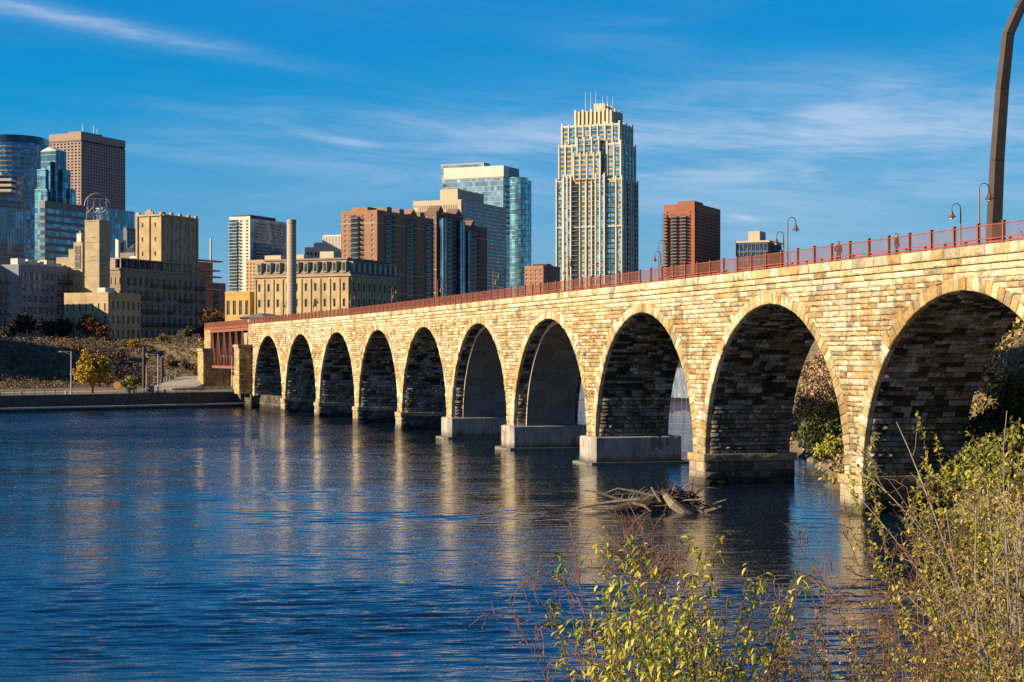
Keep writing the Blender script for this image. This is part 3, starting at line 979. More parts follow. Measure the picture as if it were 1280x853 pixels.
    def balconies(s, slab=m_slab, rail=m_darkm, h=1.1):
        cache = {}
        def geo(w, d, M=None, mb=None):
            m = mb or MB(); m.mi = 0
            m.box(-w/2, w/2, -d, -0.004, -0.22, 0, M); m.mi = 1
            m.box(-w/2, w/2, -d, -d + 0.06, h - 0.1, h, M); m.box(-w/2, w/2, -d, -d + 0.05, 0.05, 0.14, M)
            n = max(4, int(w / 0.35))
            for i in range(n + 1):
                x = -w/2 + 0.03 + (w - 0.06) * i / n
                m.box(x - 0.03, x + 0.03, -d, -d + 0.05, 0, h, M)
            for x in (-w/2, w/2 - 0.06):
                m.box(x, x + 0.06, -d + 0.06, -0.004, h - 0.1, h, M); m.box(x, x + 0.05, -d + 0.06, -0.004, 0.3, 0.36, M)
            return m
        for face, u, z, w, d, o in s.bal[:100]:
            key = (round(w, 3), round(d, 3))
            if key not in cache: cache[key] = geo(w, d).mesh('balcony', [slab, rail])
            inst('balcony', cache[key], s.root, s.P(face, u, z, o), 0 if face == 'R' else -pi / 2)
        if len(s.bal) > 100:
            m = MB()
            for face, u, z, w, d, o in s.bal[100:]:
                geo(w, d, Matrix.Translation(s.P(face, u, z, o)) @ Matrix.Rotation(0 if face == 'R' else -pi / 2, 4, 'Z'), m)
            tag(m.build('balcony', [slab, rail], s.root), kind='stuff')
    def wall(s, mats, name='wall'):
        return s.w.build(name, mats, s.root)
    def part(s, name, mat):
        """context-free helper: returns MB and finisher"""
        m = MB(); return m, (lambda: m.build(name, mat, s.root))
def roofbox(B, x0, x1, y0, y1, z0, h, name='roof', mat=None):
    m = MB(); m.box(x0, x1, y0, y1, z0, z0 + h); return m.build(name, mat or m_roof, B.root)

def brick(name, col, var=0.18): return simple(name, col, 0.9, 0, var, 0.25)
m_yel = brick('yellow_limestone', (0.45, 0.33, 0.175), 0.32)
m_tan = brick('tan_stone', (0.40, 0.31, 0.19), .28)
m_grybr = brick('grey_brown_stone', (0.24, 0.19, 0.15))
m_org = brick('orange_brick', (0.34, 0.17, 0.09))
m_dkbr = brick('dark_brown_brick', (0.20, 0.115, 0.08))
m_red = brick('red_brick', (0.34, 0.12, 0.065))
m_pinkbr = brick('pinkish_granite', (0.35, 0.245, 0.20), 0.1)
m_beige = brick('beige_concrete', (0.50, 0.42, 0.31), 0.08)

# --- pinkish grid tower, far left
B = Bld('office_tower', 'tall pinkish brown tower with a grid of small square windows', 'tower', 102, 1200, 62, 156)
H = B.z(166); zl = B.z(290); zt = B.z(177.5)
B.box(0, B.a, 0, B.b, 0, H - 3.2); 
for f, L_, nc in (('L', B.b, 9), ('R', B.a, 17)):
    B.grid(f, 0, L_, zl, zt, nc, 30, 0.55, 0.55, 0.5)
    B.fbox(B.w, f, 0, L_, zt + 1.4, H, 0, 0.55)
    B.fbox(B.w, f, 0, L_, 0, zl, 0, 0.5)
B.wall(m_pinkbr); B.windows(m_gl_dark, m_gl_dark, fw=0.05, mull=0)
m, fin = B.part('louvre_band', m_darkm); B.fbox(m, 'L', 0.4, B.b - .4, zt + 0.05, zt + 1.35, 0, 0.3); B.fbox(m, 'R', 0.4, B.a - .4, zt + 0.05, zt + 1.35, 0, 0.3); fin()
roofbox(B, 0, B.a, 0, B.b, H - 3.2, 2.4)
m, fin = B.part('penthouse', m_pinkbr); m.box(3, B.a * .55, 3, B.b * .5, H - .8, H + 1.6); fin()
for (u, v, h) in ((6, 4, 7), (9, 6, 5), (20, 5, 8), (24, 5, 6)):
    m, fin = B.part('antenna', m_metal); m.tube([(u, v, H - .8), (u, v, H + h)], 0.18, 5); fin()

# --- curved banded glass tower at the left edge
def round_tower(name, label, cat, pts, z0, z1, pitch, bandh, mg, mb_, base, band_first=0.0, names=('curtain_wall', 'spandrel_band'), lim=100):
    """plan outline pts (world, counter-clockwise), glass skin with a proud band at every storey"""
    ox = sum(p[0] for p in pts) / len(pts); oy = sum(p[1] for p in pts) / len(pts)
    root = empty(name, (ox, oy, base)); tag(root, label, cat)
    P = [(p[0] - ox, p[1] - oy) for p in pts]; n = len(P)
    def off(d):
        out = []
        for i in range(n):
            a, b_, c_ = Vector(P[i - 1]), Vector(P[i]), Vector(P[(i + 1) % n])
            e1 = (b_ - a).normalized(); e2 = (c_ - b_).normalized()
            nn = Vector((e1.y + e2.y, -e1.x - e2.x))
            if nn.length < 1e-6: nn = Vector((e1.y, -e1.x))
            nn.normalize(); k = 1 / max(0.4, nn.dot(Vector((e1.y, -e1.x))))
            out.append(b_ + nn * d * k)
        return out
    def prism(m, Q, za, zb):
        k = len(m.v)
        for q in Q: m.v.append((q[0], q[1], za))
        for q in Q: m.v.append((q[0], q[1], zb))
        for i in range(n):
            j = (i + 1) % n; m.face((k + i, k + j, k + n + j, k + n + i))
        m.face([k + n + i for i in range(n)]); m.face([k + i for i in reversed(range(n))])
    m = MB(); prism(m, P, 0, z1); m.build(names[0], mg, root)
    z = z0 + band_first; Q = off(0.35); me = None
    mm_ = MB(); prism(mm_, Q, 0, bandh); me = mm_.mesh(names[1], mb_)
    zs = []
    while z < z1 - bandh * .5: zs.append(z); z += pitch
    for zz in zs[::-1][:lim]: inst(names[1], me, root, (0, 0, zz))
    return root, prism, P, off
def arcpts(c, r, a0, a1, n):
    return [(c[0] + r * cos(radians(a0 + (a1 - a0) * i / n)), c[1] + r * sin(radians(a0 + (a1 - a0) * i / n))) for i in range(n + 1)]
D = 1350
x1 = at(51, HOR, D).x; x0 = at(-40, HOR, D).x
pts = [(x0, D - 8)] + arcpts((x1 - 30, D + 26), 30, -100, 0, 12) + [(x1, D + 70), (x0, D + 70)]
zz = lambda y: CAMZ + (HOR - y) * D / F - BASEZ
root, prism, P, off = round_tower('office_tower', 'tall glass tower with rounded corner and horizontal tan bands', 'tower', pts, zz(330), zz(178), 3.9, 1.15, m_gl_blue, simple('tan_band', (0.36, 0.26, 0.18), 0.5, 0, .1, .05), BASEZ)
m = MB(); prism(m, off(-4), zz(178), zz(168)); m.build('crown', m_gl_dark, root)
for i, y in enumerate((216, 223, 230, 236.5)):
    m = MB(); w_ = 14 if i else 2
    pA = at(-40, y, D - 22); pB = at(w_, y + 3.2, D - 22)
    m.box(pA.x - root.location.x, pB.x - root.location.x, D - 22 - root.location.y, D - 8 - root.location.y, pB.z - BASEZ, pA.z - BASEZ); m.build('terrace_band', m_white, root)

# --- stepped blue glass tower
B = Bld('office_tower', 'stepped turquoise glass tower between the banded tower and the pink one', 'tower', 70, 1060, 51, 83)
m_mull = simple('mullion_blue', (0.10, 0.17, 0.22), 0.4, 0.5)
def gbox(B, x0, x1, y0, y1, z0, z1, mat=m_gl_teal, name='glass_volume', pitch=4.2, step=3.0, mm=m_mull):
    m = MB(); m.box(x0, x1, y0, y1, z0, z1); o = m.build(name, mat, B.root)
    g = MB(); z = z0 + pitch * .5
    while z < z1 - .3:
        g.box(x0, x1, y0 - .12, y0 - .005, z - .14, z + .14); g.box(x0 - .12, x0 - .005, y0, y1, z - .14, z + .14); z += pitch
    x = x0 + step * .5
    while x < x1: g.box(x - .07, x + .07, y0 - .10, y0 - .004, z0, z1); x += step
    y = y0 + step * .5
    while y < y1: g.box(x0 - .10, x0 - .004, y - .07, y + .07, z0, z1); y += step
    g.box(x0 - .15, x1, y0 - .15, y0 + .3, z1 + .003, z1 + .5); g.box(x0 - .15, x0 + .3, y0 + .303, y1, z1 + .003, z1 + .5)
    g.build('mullion', mm, o)
    return o
gbox(B, 0, B.a, 0, B.b, 0, B.z(189), m_gl_blue)
b1 = B.b
gbox(B, -4, -.2, B.u(62, 'L'), b1 - .3, 0, B.z(213)); gbox(B, -2.5, -.2, B.u(66, 'L'), B.u(62, 'L') - .3, 0, B.z(203))
gbox(B, -6, -4.3, B.u(66, 'L'), b1 - .2, 0, B.z(238))
gbox(B, B.a * .4, B.a + 1.5, -2, -.2, 0, B.z(212), m_gl_blue); gbox(B, B.a * .9, B.a + 5, -3.5, -2.2, 0, B.z(236))
m, fin = B.part('roof_gable', m_white)
hb = B.z(189); hh = B.z(183.5)
m.poly([(0, 0, hb + .6), (0, b1, hb + .6), (0, b1 / 2, hh)][::-1]); m.poly([(0, 0, hb + .6), (0, b1 / 2, hh), (B.a, b1 / 2, hh), (B.a, 0, hb + .6)][::-1]); m.poly([(0, b1, hb + .6), (B.a, b1, hb + .6), (B.a, b1 / 2, hh), (0, b1 / 2, hh)][::-1]); m.poly([(B.a, 0, hb + .6), (B.a, b1 / 2, hh), (B.a, b1, hb + .6)][::-1]); fin()

# --- low dark blue banded block and its paler neighbour
def banded(name, label, xc, D, xl, xr, yt, yb, pitch, mg, mbnd, bh=1.4, cat='office block', top=4.0):
    B = Bld(name, label, cat, xc, D, xl, xr)
    H = B.z(yt); m = MB(); m.box(0, B.a, 0, B.b, 0, H - .5); m.build('curtain_wall', mg, B.root)
    g = MB(); g.box(-.3, B.a, -.3, B.b, 0, bh); me = g.mesh('spandrel_band', mbnd)
    z = B.z(yb)
    while z < H - top: inst('spandrel_band', me, B.root, (0, 0, z)); z += pitch
    g = MB(); g.box(-.3, B.a, -.3, B.b, H - top, H); g.build('parapet', mbnd, B.root)
    return B
banded('office_block', 'long low dark blue office block with horizontal window bands', 56, 900, 49.5, 116, 251, 335, 4.0, m_gl_blue, simple('navy_band', (0.035, 0.045, 0.07), 0.4, 0, .1, .05), 1.7)
B = Bld('office_block', 'pale blue glass office block with white mullion grid behind the roof sign', 'office block', 128, 960, 120, 168)
gbox(B, 0, B.a, 0, B.b, 0, B.z(261), m_gl_blue, 'curtain_wall', 3.6, 3.2, m_metal)
B = Bld('office_block', 'glass block at the left picture edge mirroring the city in its grid', 'office block', -22, 640, -60, 31)
gbox(B, 0, B.a, 0, B.b, 0, B.z(258), m_gl_blue, 'curtain_wall', 1.9, 1.6, m_metal)
gbox(B, 0.5, B.a - 1, 1, B.b, B.z(258) + .6, B.z(246), m_gl_dark, 'upper_storey', 2.5, 4, m_metal)
B = Bld('office_block', 'small navy block with square windows left of the yellow grain elevator', 'office block', 158, 820, 154, 173)
B.box(0, B.a, 0, B.b, 0, B.z(286)); B.grid('R', 0, B.a, B.z(330), B.z(288), 5, 9, .6, .6, .3); B.fbox(B.w, 'R', 0, B.a, 0, B.z(330), 0, .3)
B.wall(simple('navy_panel', (0.05, 0.07, 0.11), .6)); B.windows(m_gl_pale, m_gl_blue, mull=0); roofbox(B, 0, B.a, 0, B.b, B.z(286) + .003, .5)
B = Bld('stair_tower', 'little white framed tower with one tall opening beside the navy block', 'tower', 146, 700, 144, 156)
B.box(0, B.a, 0, B.b, 0, B.z(299)); B.grid('R', 0, B.a, B.z(325), B.z(300), 1, 1, .5, .8, .8); B.fbox(B.w, 'R', 0, B.a, 0, B.z(325), 0, .8)
B.wall(m_white); B.windows(m_white, m_gl_dark, mull=0)

# --- yellow grain elevator
B = Bld('grain_elevator', 'tall yellow windowed grain elevator with ornate parapet', 'mill', 203, 600, 171, 246)
H = B.z(268)
B.box(0, B.a, 0, B.b, 0, H - .6)
rows = [(B.z(y), ) for y in (281, 297.5, 314)]
B.grid('L', 0, B.b, B.z(326), B.z(272), 2, 3, 0.13, 0.30, .35)
B.grid('R', 0, B.a, B.z(326), B.z(274), 4, 3, 0.09, 0.30, .35)
for f, L_ in (('L', B.b), ('R', B.a)):
    B.fbox(B.w, f, 0, L_, 0, B.z(326), 0, .35); B.fbox(B.w, f, 0, L_, B.z(272 if f == 'L' else 274), H - .6, 0, .35)
    n = 2 if f == 'L' else 4
    for i in range(n + 1):
        u = min(L_ - .8, max(0, L_ * i / n - .4)); B.fbox(B.w, f, u, u + .8, 0, H - .8, .36, .75)
    B.fbox(B.w, f, -.4 if f == 'R' else 0, L_, H - .59, H, 0, .9)
    for i in range(n + 1):
        u = min(L_ - 1.3, max(0, L_ * i / n - .65)); B.fbox(B.w, f, u, u + 1.3, H + .003, H + .9, -.5, .5)
B.fbox(B.w, 'L', B.b * .35, B.b * .65, H + .003, H + 1.2, -.4, .4); B.fbox(B.w, 'L', B.b * .43, B.b * .57, H + 1.203, H + 1.9, -.4, .4)
B.wall(m_yel); B.windows(m_frame, m_gl_win, True); roofbox(B, .4, B.a, .4, B.b, H - .55, .3)

# --- tower with the roof sign
B = Bld('mill_tower', 'square tan mill tower carrying a steel roof sign', 'tower', 124, 565, 106, 137.5)
H = B.z(275)
B.box(0, B.a, 0, B.b, 0, H - .5)
for zc in (B.z(303), B.z(326), B.z(345)): B.box(-.12, B.a, -.12, B.b, zc, zc + .7)
B.box(-.15, B.a + .1, -.15, B.b + .1, H - .5 + .003, H)
for y in (297, 321): B.fbox(B.w, 'L', B.b * .35, B.b * .65, B.z(y), B.z(y) + .3, .02, .2)
B.wall(m_tan)
sg = empty('roof_sign', (0, 0, 0)); sg.location = (B.C.x, B.D, B.base + H); sg.rotation_euler = (0, 0, PHI)
tag(sg, 'round openwork steel roof sign seen from behind on the tan tower', 'sign')
m = MB(); hh = B.z(240) - H; r = hh * .36
# the sign stands along the diagonal of the roof, facing the river
def sp_(u, z, d=0): 
    v = (Vector((B.a, 0, 0)) * .8 - Vector((0, B.b, 0)) * .8) * .5
    c = Vector((B.a / 2, B.b / 2, 0)); w = Vector((-v.y, v.x, 0)).normalized()
    return c + v.normalized() * u + w * d + Vector((0, 0, z))
wd = 3.6
for d in (0, 1.6):
    for u in (-wd, -wd / 3, wd / 3, wd): m.bar(sp_(u, 0, d), sp_(u * .82, hh * .8, d), .16)
    for z in (0.1, hh * .25, hh * .5, hh * .8): m.bar(sp_(-wd, z, d), sp_(wd, z, d), .14)
for i in range(3):
    u0 = -wd + i * wd * 2 / 3; u1 = u0 + wd * 2 / 3
    m.bar(sp_(u0, .1), sp_(u1, hh * .25), .12); m.bar(sp_(u1, .1), sp_(u0, hh * .25), .12)
    m.bar(sp_(u0, hh * .5), sp_(u1, hh * .8), .12); m.bar(sp_(u1, hh * .5), sp_(u0, hh * .8), .12)
    m.bar(sp_(u0, hh * .25, 1.6), sp_(u1, hh * .5, 0), .12)
m.build('frame', simple('pale_steel', (0.62, 0.63, 0.65), .5, .3), sg)
m = MB()
m.tube([sp_(r * 1.25 * cos(t), hh * .52 + hh * .46 * sin(t), -.2) for t in [pi * i / 14 for i in range(0, 15)]], .24, 6)
m.tube([sp_(r * .95 * cos(t), hh * .52 + hh * .30 * sin(t), -.2) for t in [pi + pi * i / 12 for i in range(0, 13)]], .2, 6)
m.bar(sp_(-1.3, hh * .4, -.2), sp_(1.3, hh * .75, -.2), .4); m.bar(sp_(1.3, hh * .4, -.2), sp_(-1.3, hh * .75, -.2), .4)
m.build('letter_backs', simple('pale_rusty_letters', (0.38, 0.27, 0.25), .8), sg)
B = Bld('mill_annex', 'stepped tan mill annex with arched window left of the sign tower', 'mill', 103, 580, 92, 107)
H = B.z(303); B.box(0, B.a, 0, B.b, 0, H)
B.box(0.6, B.a, .8, B.b - .8, H + .003, B.z(291)); B.box(1, B.a, 1.6, B.b - 1.6, B.z(291) + .003, B.z(288.5))
B.box(0.3, 4, B.b + .02, B.b + B.u(85, 'L') - B.u(92, 'L'), 0, B.z(311)); B.box(0.5, 4, B.b + B.u(85, 'L') - B.u(92, 'L') + .02, B.u(69, 'L'), 0, B.z(321))
B.wall(m_tan)
m, fin = B.part('arched_window', m_gl_win); B.fbox(m, 'L', B.b * .22, B.b * .82, B.z(336), B.z(307), .02, .1); fin()
m, fin = B.part('louvre', m_metal); B.fbox(m, 'L', B.b * .25, B.b * .75, B.z(302), B.z(293), -.55, .06 - .55); fin()
m, fin = B.part('window_tracery', m_frame)
for q in (.22, .37, .52, .67, .80): B.fbox(m, 'L', B.b * q, B.b * q + .2, B.z(336), B.z(307), .103, .2)
for y in (335.5, 327, 319, 307.6): B.fbox(m, 'L', B.b * .22, B.b * .82, B.z(y), B.z(y) + .2, .11, .19)
fin()

# --- shaded apartment block at the left edge, lofts, low mill wing, big mill
B = Bld('apartment_block', 'dark shaded apartment block with balconies at the left picture edge', 'apartment block', -24, 520, -60, 9)
H = B.z(338); B.box(0, B.a, 0, B.b, 0, H - .6); B.grid('R', 0, B.a, 2, H - 1, 5, 6, .5, .6, .3); B.fbox(B.w, 'R', 0, B.a, 0, 2, 0, .3); B.fbox(B.w, 'R', 0, B.a, H - 1, H, 0, .4)
B.wall(brick('grey_brick', (0.20, 0.19, 0.185))); B.windows(m_frame, m_gl_win, True)
for r_ in range(1, 6): B.balcony('R', B.a * .82, 2 + (H - 3) / 6 * r_ + .2, B.a * .3, 1.6, .3)
B.balconies(); roofbox(B, 0.2, B.a, 0.2, B.b, H - .59, .3)

B = Bld('loft_building', 'long shaded loft building with big paired windows and white roof huts', 'mill', 24, 560, -6, 122)
H = B.z(330.5); B.box(0, B.a, 0, B.b, 0, H - .8)
B.grid('R', 0.5, B.a, 2.5, H - 1.8, 14, 6, .66, .66, .35); B.fbox(B.w, 'R', 0, .5, 0, H, 0, .4); B.fbox(B.w, 'R', .5, B.a, 0, 2.5, 0, .35); B.fbox(B.w, 'R', .5, B.a, H - 1.8, H, 0, .5)
for i in range(8): u = .5 + (B.a - .5) * i / 7; B.fbox(B.w, 'R', max(.51, u - .3), min(B.a, u + .3), 2.5, H - 1.8, .355, .6)
B.fbox(B.w, 'L', 0, B.b, 0, H, 0, .3)
B.wall(brick('shade_tinted_brick', (0.20, 0.225, 0.27))); B.windows(simple('pale_sash', (.42, .42, .42), .6), m_gl_blue, True, fw=.14)  # blue-grey tint puts the lofts' shade into the wall colour
for r_ in (3, 4, 5): B.balcony('R', B.a * .53, 2.5 + (H - 4.3) / 6 * r_ + .1, B.a * .16, 1.7, .36)
B.balconies(m_darkm)
RR = random.Random(5)
x = 1.0
while x < B.a - 3:
    w_ = RR.uniform(2, 5); h_ = RR.uniform(1.2, 2.6)
    m, fin = B.part('roof_hut', m_white); m.box(x, x + w_, 1.5, 4.5, H - .8 + .003, H - .2 + h_); fin(); x += w_ + RR.uniform(.4, 1.4)
roofbox(B, 0.2, B.a, 0.2, B.b, H - .79, .25)

B = Bld('mill_wing', 'low stone mill wing with rows of narrow arched windows, half in shadow', 'mill', 136, 535, 81, 175)
H = B.z(365.5); B.box(0, B.a, 0, B.b, 0, H - .5)
B.grid('R', 0.3, B.a, 1.5, H - 1.8, 6, 3, .40, .62, .3); B.fbox(B.w, 'R', 0, .3, 0, H, 0, .3); B.fbox(B.w, 'R', .3, B.a, 0, 1.5, 0, .35); B.fbox(B.w, 'R', .3, B.a, H - 1.8, H, 0, .38)
B.grid('L', 0, B.b, 1.5, H - 2.6, 7, 3, .28, .58, .3); B.fbox(B.w, 'L', 0, B.b, 0, 1.5, 0, .35); B.fbox(B.w, 'L', 0, B.b, H - 2.6, H, 0, .36)
B.wall(m_yel); B.windows(m_frame, m_gl_win, True, fw=.1); roofbox(B, .2, B.a, .2, B.b, H - .49, .2)
m, fin = B.part('roof_hut', m_white); m.box(2, 7, 3, 6, H - .2, H + 1.6); fin()

B = Bld('flour_mill', 'big grey brown stone mill with five rows of windows and iron balconies', 'mill', 153.5, 575, 137, 257)
H = B.z(335); B.box(0, B.a, 0, B.b, 0, H - .8)
B.grid('R', 1.2, B.a - 1.5, 2, H - 2.2, 14, 5, .46, .68, .35); B.fbox(B.w, 'R', 0, 1.2, 0, H - .8, 0, .5); B.fbox(B.w, 'R', B.a - 1.5, B.a, 0, H - .8, 0, .5)
B.fbox(B.w, 'R', 1.2, B.a - 1.5, 0, 2, 0, .42); B.fbox(B.w, 'R', 1.2, B.a - 1.5, H - 2.2, H - .8, 0, .42)
B.grid('L', 0, B.b, 2, H - 2.2, 3, 5, .25, .55, .35); B.fbox(B.w, 'L', 0, B.b, 0, 2, 0, .42); B.fbox(B.w, 'L', 0, B.b, H - 2.2, H - .8, 0, .42)
B.box(-.7, B.a + .3, -.7, B.b, H - .8 + .003, H - .3); B.box(-.45, B.a + .1, -.45, B.b, H - .297, H)
B.wall(brick('mill_stone', (0.31, 0.23, 0.155))); B.windows(m_frame, m_gl_win, True, fw=.14)
cw = (B.a - 2.7) / 14; rh = (H - 4.2) / 5
for j in range(5):
    for i in range(1, 14):
        if RR.random() < .72: B.balcony('R', 1.2 + cw * (i + .5), 2 + rh * (j + .16), cw * .8, 1.0, .36)
B.balconies(m_darkm)
m, fin = B.part('penthouse_glazing', m_gl_dark); m.box(2, B.a - 8, 2.5, B.b - 1, H + .01, H + 3.1); fin()
m, fin = B.part('penthouse_roof', m_slab); m.box(.3, B.a - 6.5, 1.0, B.b, H + 3.103, H + 3.5); fin()
for i in range(13):
    m, fin = B.part('post', m_slab); u = .6 + (B.a - 7.6) * i / 12; m.box(u, u + .35, 1.3, 1.65, H + .005, H + 3.1); fin()
m, fin = B.part('wing_wall', m_tan); m.box(-.2, .9, 3, B.b, H + .005, H + 3.0); fin()

B = Bld('glass_roof_hall', 'glazed mill court with a sloping teal glass roof', 'hall', 168, 640, 150, 200)
H = B.z(316); m = MB(); m.box(0, B.a, 0, B.b, 0, H); m.build('wall', m_grybr, B.root)
t = B.z(305)
m = MB(); a, b_ = B.a, B.b
m.poly([(0, 0, H + .01), (0, b_, H + .01), (a * .25, b_ * .5, t)][::-1]); m.poly([(0, 0, H + .01), (a * .25, b_ * .5, t), (a * .8, b_ * .5, t), (a, 0, H + .01)][::-1]); m.poly([(a, 0, H + .01), (a * .8, b_ * .5, t), (a, b_, H + .01)][::-1]); m.poly([(0, b_, H + .01), (a, b_, H + .01), (a * .8, b_ * .5, t), (a * .25, b_ * .5, t)][::-1])
ro = m.build('glass_roof', m_gl_teal, B.root)
m = MB()
for i in range(12):
    q = (i + .5) / 12; m.bar((a * q, -.02, H + .1), (a * (.25 + .55 * q), b_ * .5, t + .08), .16)
    m.bar((-.02, b_ * q, H + .1), (a * .25, b_ * .5, t + .08), .12)
m.build('glazing_bar', m_metal, ro)
m, fin = B.part('canopy', m_white); m.box(-3, a * .7, -4, -.1, H - 2.4, H - 1.6); fin()

# --- modern block with cantilevered decks, white mast, small grey block
B = Bld('theatre_block', 'dark modern block with projecting decks behind the big mill', 'office block', 247, 625, 243, 266)
H = B.z(327); m = MB(); m.box(0, B.a, 0, B.b, 0, H); m.build('curtain_wall', m_gl_dark, B.root)
for y, e in ((326, 4.5), (338, 3), (346, 4), (354, 2.5), (362, 3.5)):
    m, fin = B.part('deck', m_metal); m.box(-.5, B.a + e, -1.5, B.b, B.z(y), B.z(y) + .5); fin()
m = MB(); p = at(263.5, 298, 640); m.tube([(0, 0, 0), (0, 0, p.z - BASEZ)], [.55, .35], 8)
o = m.build('mast', m_white); o.location = (p.x, 640, BASEZ); tag(o, 'slim white mast rising above the dark modern block', 'mast')
B = Bld('office_block', 'small grey block with one wide strip window beyond the truss bridge', 'office block', 274, 660, 262, 282)
H = B.z(354); B.box(0, B.a, 0, B.b, 0, H); B.grid('L', 0, B.b, H - 9, H - 1.5, 2, 3, .8, .35, .3); B.fbox(B.w, 'L', 0, B.b, H - 1.5, H, 0, .3); B.wall(m_grybr); B.windows(m_frame, m_gl_win, mull=0)

# --- white and blue condominium
B = Bld('condominium_tower', 'white and blue condominium tower left of the smokestack', 'tower', 313, 900, 287, 357.5)
H = B.z(272); zl = B.z(372); n = 24
uw = B.u(298.7, 'L')
B.box(0, B.a, 0, B.b, 0, H - .5)
B.grid('L', 0, uw, zl, H - 1, 2, n, .42, .5, .35); B.fbox(B.w, 'L', 0, uw, 0, zl, 0, .35); B.fbox(B.w, 'L', 0, B.b, H - 1, H + .6, 0, .4)
B.wall(m_white); 
m, fin = B.part('glass_facade', m_gl_sky); B.fbox(m, 'R', .3, B.a - .2, zl, H - .6, .02, .3); fin()
m, fin = B.part('balcony_recess', m_gl_dark); B.fbox(m, 'L', uw + .1, B.b - .1, zl, H - 1.1, .02, .2); fin()
pit = (H - 1 - zl) / n
for j in range(n):
    B.balcony('R', B.a * .28, zl + pit * (j + .05), B.a * .34, 1.6, .31); B.balcony('R', B.a * .78, zl + pit * (j + .05), B.a * .36, 1.6, .31)
    B.balcony('L', (uw + B.b) / 2, zl + pit * (j + .05), B.b - uw - .4, 1.6, .21)
B.windows(m_frame, m_gl_dark, mull=0); B.balconies(m_white, m_gl_sky)
m, fin = B.part('penthouse', m_darkm); m.box(1.5, B.a * .75, 1, B.b - 2, H - .5, H + 1.6); fin()
roofbox(B, .1, B.a, .1, B.b, H - .49, .3)

# --- tan block behind, small yellow house
B = Bld('apartment_block', 'plain tan block with a fine window grid behind the mansard mill', 'apartment block', 345, 720, 308, 352)
H = B.z(324.5); B.box(0, B.a, 0, B.b, 0, H - .4); B.grid('L', 0, B.b, B.z(372), H - 1, 9, 10, .42, .5, .3); B.fbox(B.w, 'L', 0, B.b, 0, B.z(372), 0, .3); B.fbox(B.w, 'L', 0, B.b, H - 1, H, 0, .35)
B.wall(brick('tan_brick', (.46, .31, .17))); B.windows(m_frame, m_gl_win, mull=0)
B = Bld('brick_house', 'small flat roofed yellow brick house left of the mansard mill', 'house', 313, 535, 282, 321, base=6)
H = B.z(364.5); B.box(0, B.a, 0, B.b, 0, H - .4); B.grid('L', 0, B.b, .5, H - 1, 4, 3, .5, .55, .3); B.fbox(B.w, 'L', 0, B.b, 0, .5, 0, .3); B.fbox(B.w, 'L', 0, B.b, H - 1, H, 0, .4)
B.wall(brick('amber_brick', (.52, .33, .10))); B.windows(m_frame, m_gl_dark, True); roofbox(B, .2, B.a, .2, B.b, H - .39, .2)
B = Bld('pavilion', 'low grey hipped roof pavilion behind the truss bridge', 'pavilion', 330, 470, 300, 360, base=8)
H = B.z(397); m = MB(); m.box(0, B.a, 0, B.b, 0, H); m.build('wall', m_beige, B.root)
m = MB(); a, b_ = B.a + .8, B.b + .8; t = B.z(391)
m.poly([(-.8, -.8, H), (-.8, b_, H), (B.a * .35, B.b * .5, t)][::-1]); m.poly([(-.8, -.8, H), (B.a * .35, B.b * .5, t), (B.a * .7, B.b * .5, t), (a, -.8, H)][::-1]); m.poly([(a, -.8, H), (B.a * .7, B.b * .5, t), (a, b_, H)][::-1]); m.poly([(-.8, b_, H), (a, b_, H), (B.a * .7, B.b * .5, t), (B.a * .35, B.b * .5, t)][::-1]); m.build('roof', simple('slate', (.19, .17, .15), .8), B.root)

# --- the mansard mill
B = Bld('mansard_mill', 'large yellow stone mill with grey mansard roof and dormers', 'mill', 437, 520, 319.5, 495)
H = B.z(343.5); B.box(0, B.a, 0, B.b, 0, H - .4)
B.grid('L', 0, B.b, 1.0, H - 1.2, 10, 4, .26, .50, .45); B.fbox(B.w, 'L', 0, B.b, 0, 1, 0, .45); B.fbox(B.w, 'L', 0, B.b, H - 1.2, H - .4, 0, .45)
B.grid('R', 0, B.a, 1.0, H - 1.2, 9, 4, .34, .55, .45); B.fbox(B.w, 'R', 0, B.a, 0, 1, 0, .45); B.fbox(B.w, 'R', 0, B.a, H - 1.2, H - .4, 0, .45)
for f, L_, n in (('L', B.b, 10), ('R', B.a, 9)):
    for i in range(n + 1):
        u = min(L_ - .5, max(0.02, L_ * i / n - .25)); B.fbox(B.w, f, u, u + .5, 0, H - 1.0, .46, .72)
B.box(-1.0, B.a + .5, -1.0, B.b + .5, H - .397, H)
B.wall(m_yel); B.windows(m_frame, m_gl_win, True, fw=.1)
t = B.z(323.5); i_ = 2.2; a, b_ = B.a, B.b
m_mans = simple('mansard_slate', (.24, .175, .125), .85, 0, .2, .6)
m = MB(); lo = [(-.6, -.6, H + .003), (a, -.6, H + .003), (a, b_, H + .003), (-.6, b_, H + .003)]; hi = [(i_, i_, t), (a - i_, i_, t), (a - i_, b_ - i_, t), (i_, b_ - i_, t)]
for q in range(4): m.poly([lo[q], lo[(q + 1) % 4], hi[(q + 1) % 4], hi[q]])
m.poly(hi); rf = m.build('mansard_roof', m_mans, B.root)
m = MB(); m.box(i_ - .5, a - i_ + .5, i_ - .5, b_ - i_ + .5, t + .003, t + .5); m.build('roof_cornice', m_grybr, rf)
g = MB(); hd = (t - H) * .62
g.mi = 0; g.box(-.75, .75, -.2, 2.4, 0, hd); g.box(-.9, .9, -.35, 2.4, hd + .003, hd + .25); g.mi = 1; g.box(-.5, .5, -.26, -.203, .35, hd - .25)
me = g.mesh('dormer', [m_frame, m_gl_win])
for i in range(10): inst('dormer', me, rf, (-.45, b_ * (i + .5) / 10, H + .9), -pi / 2)
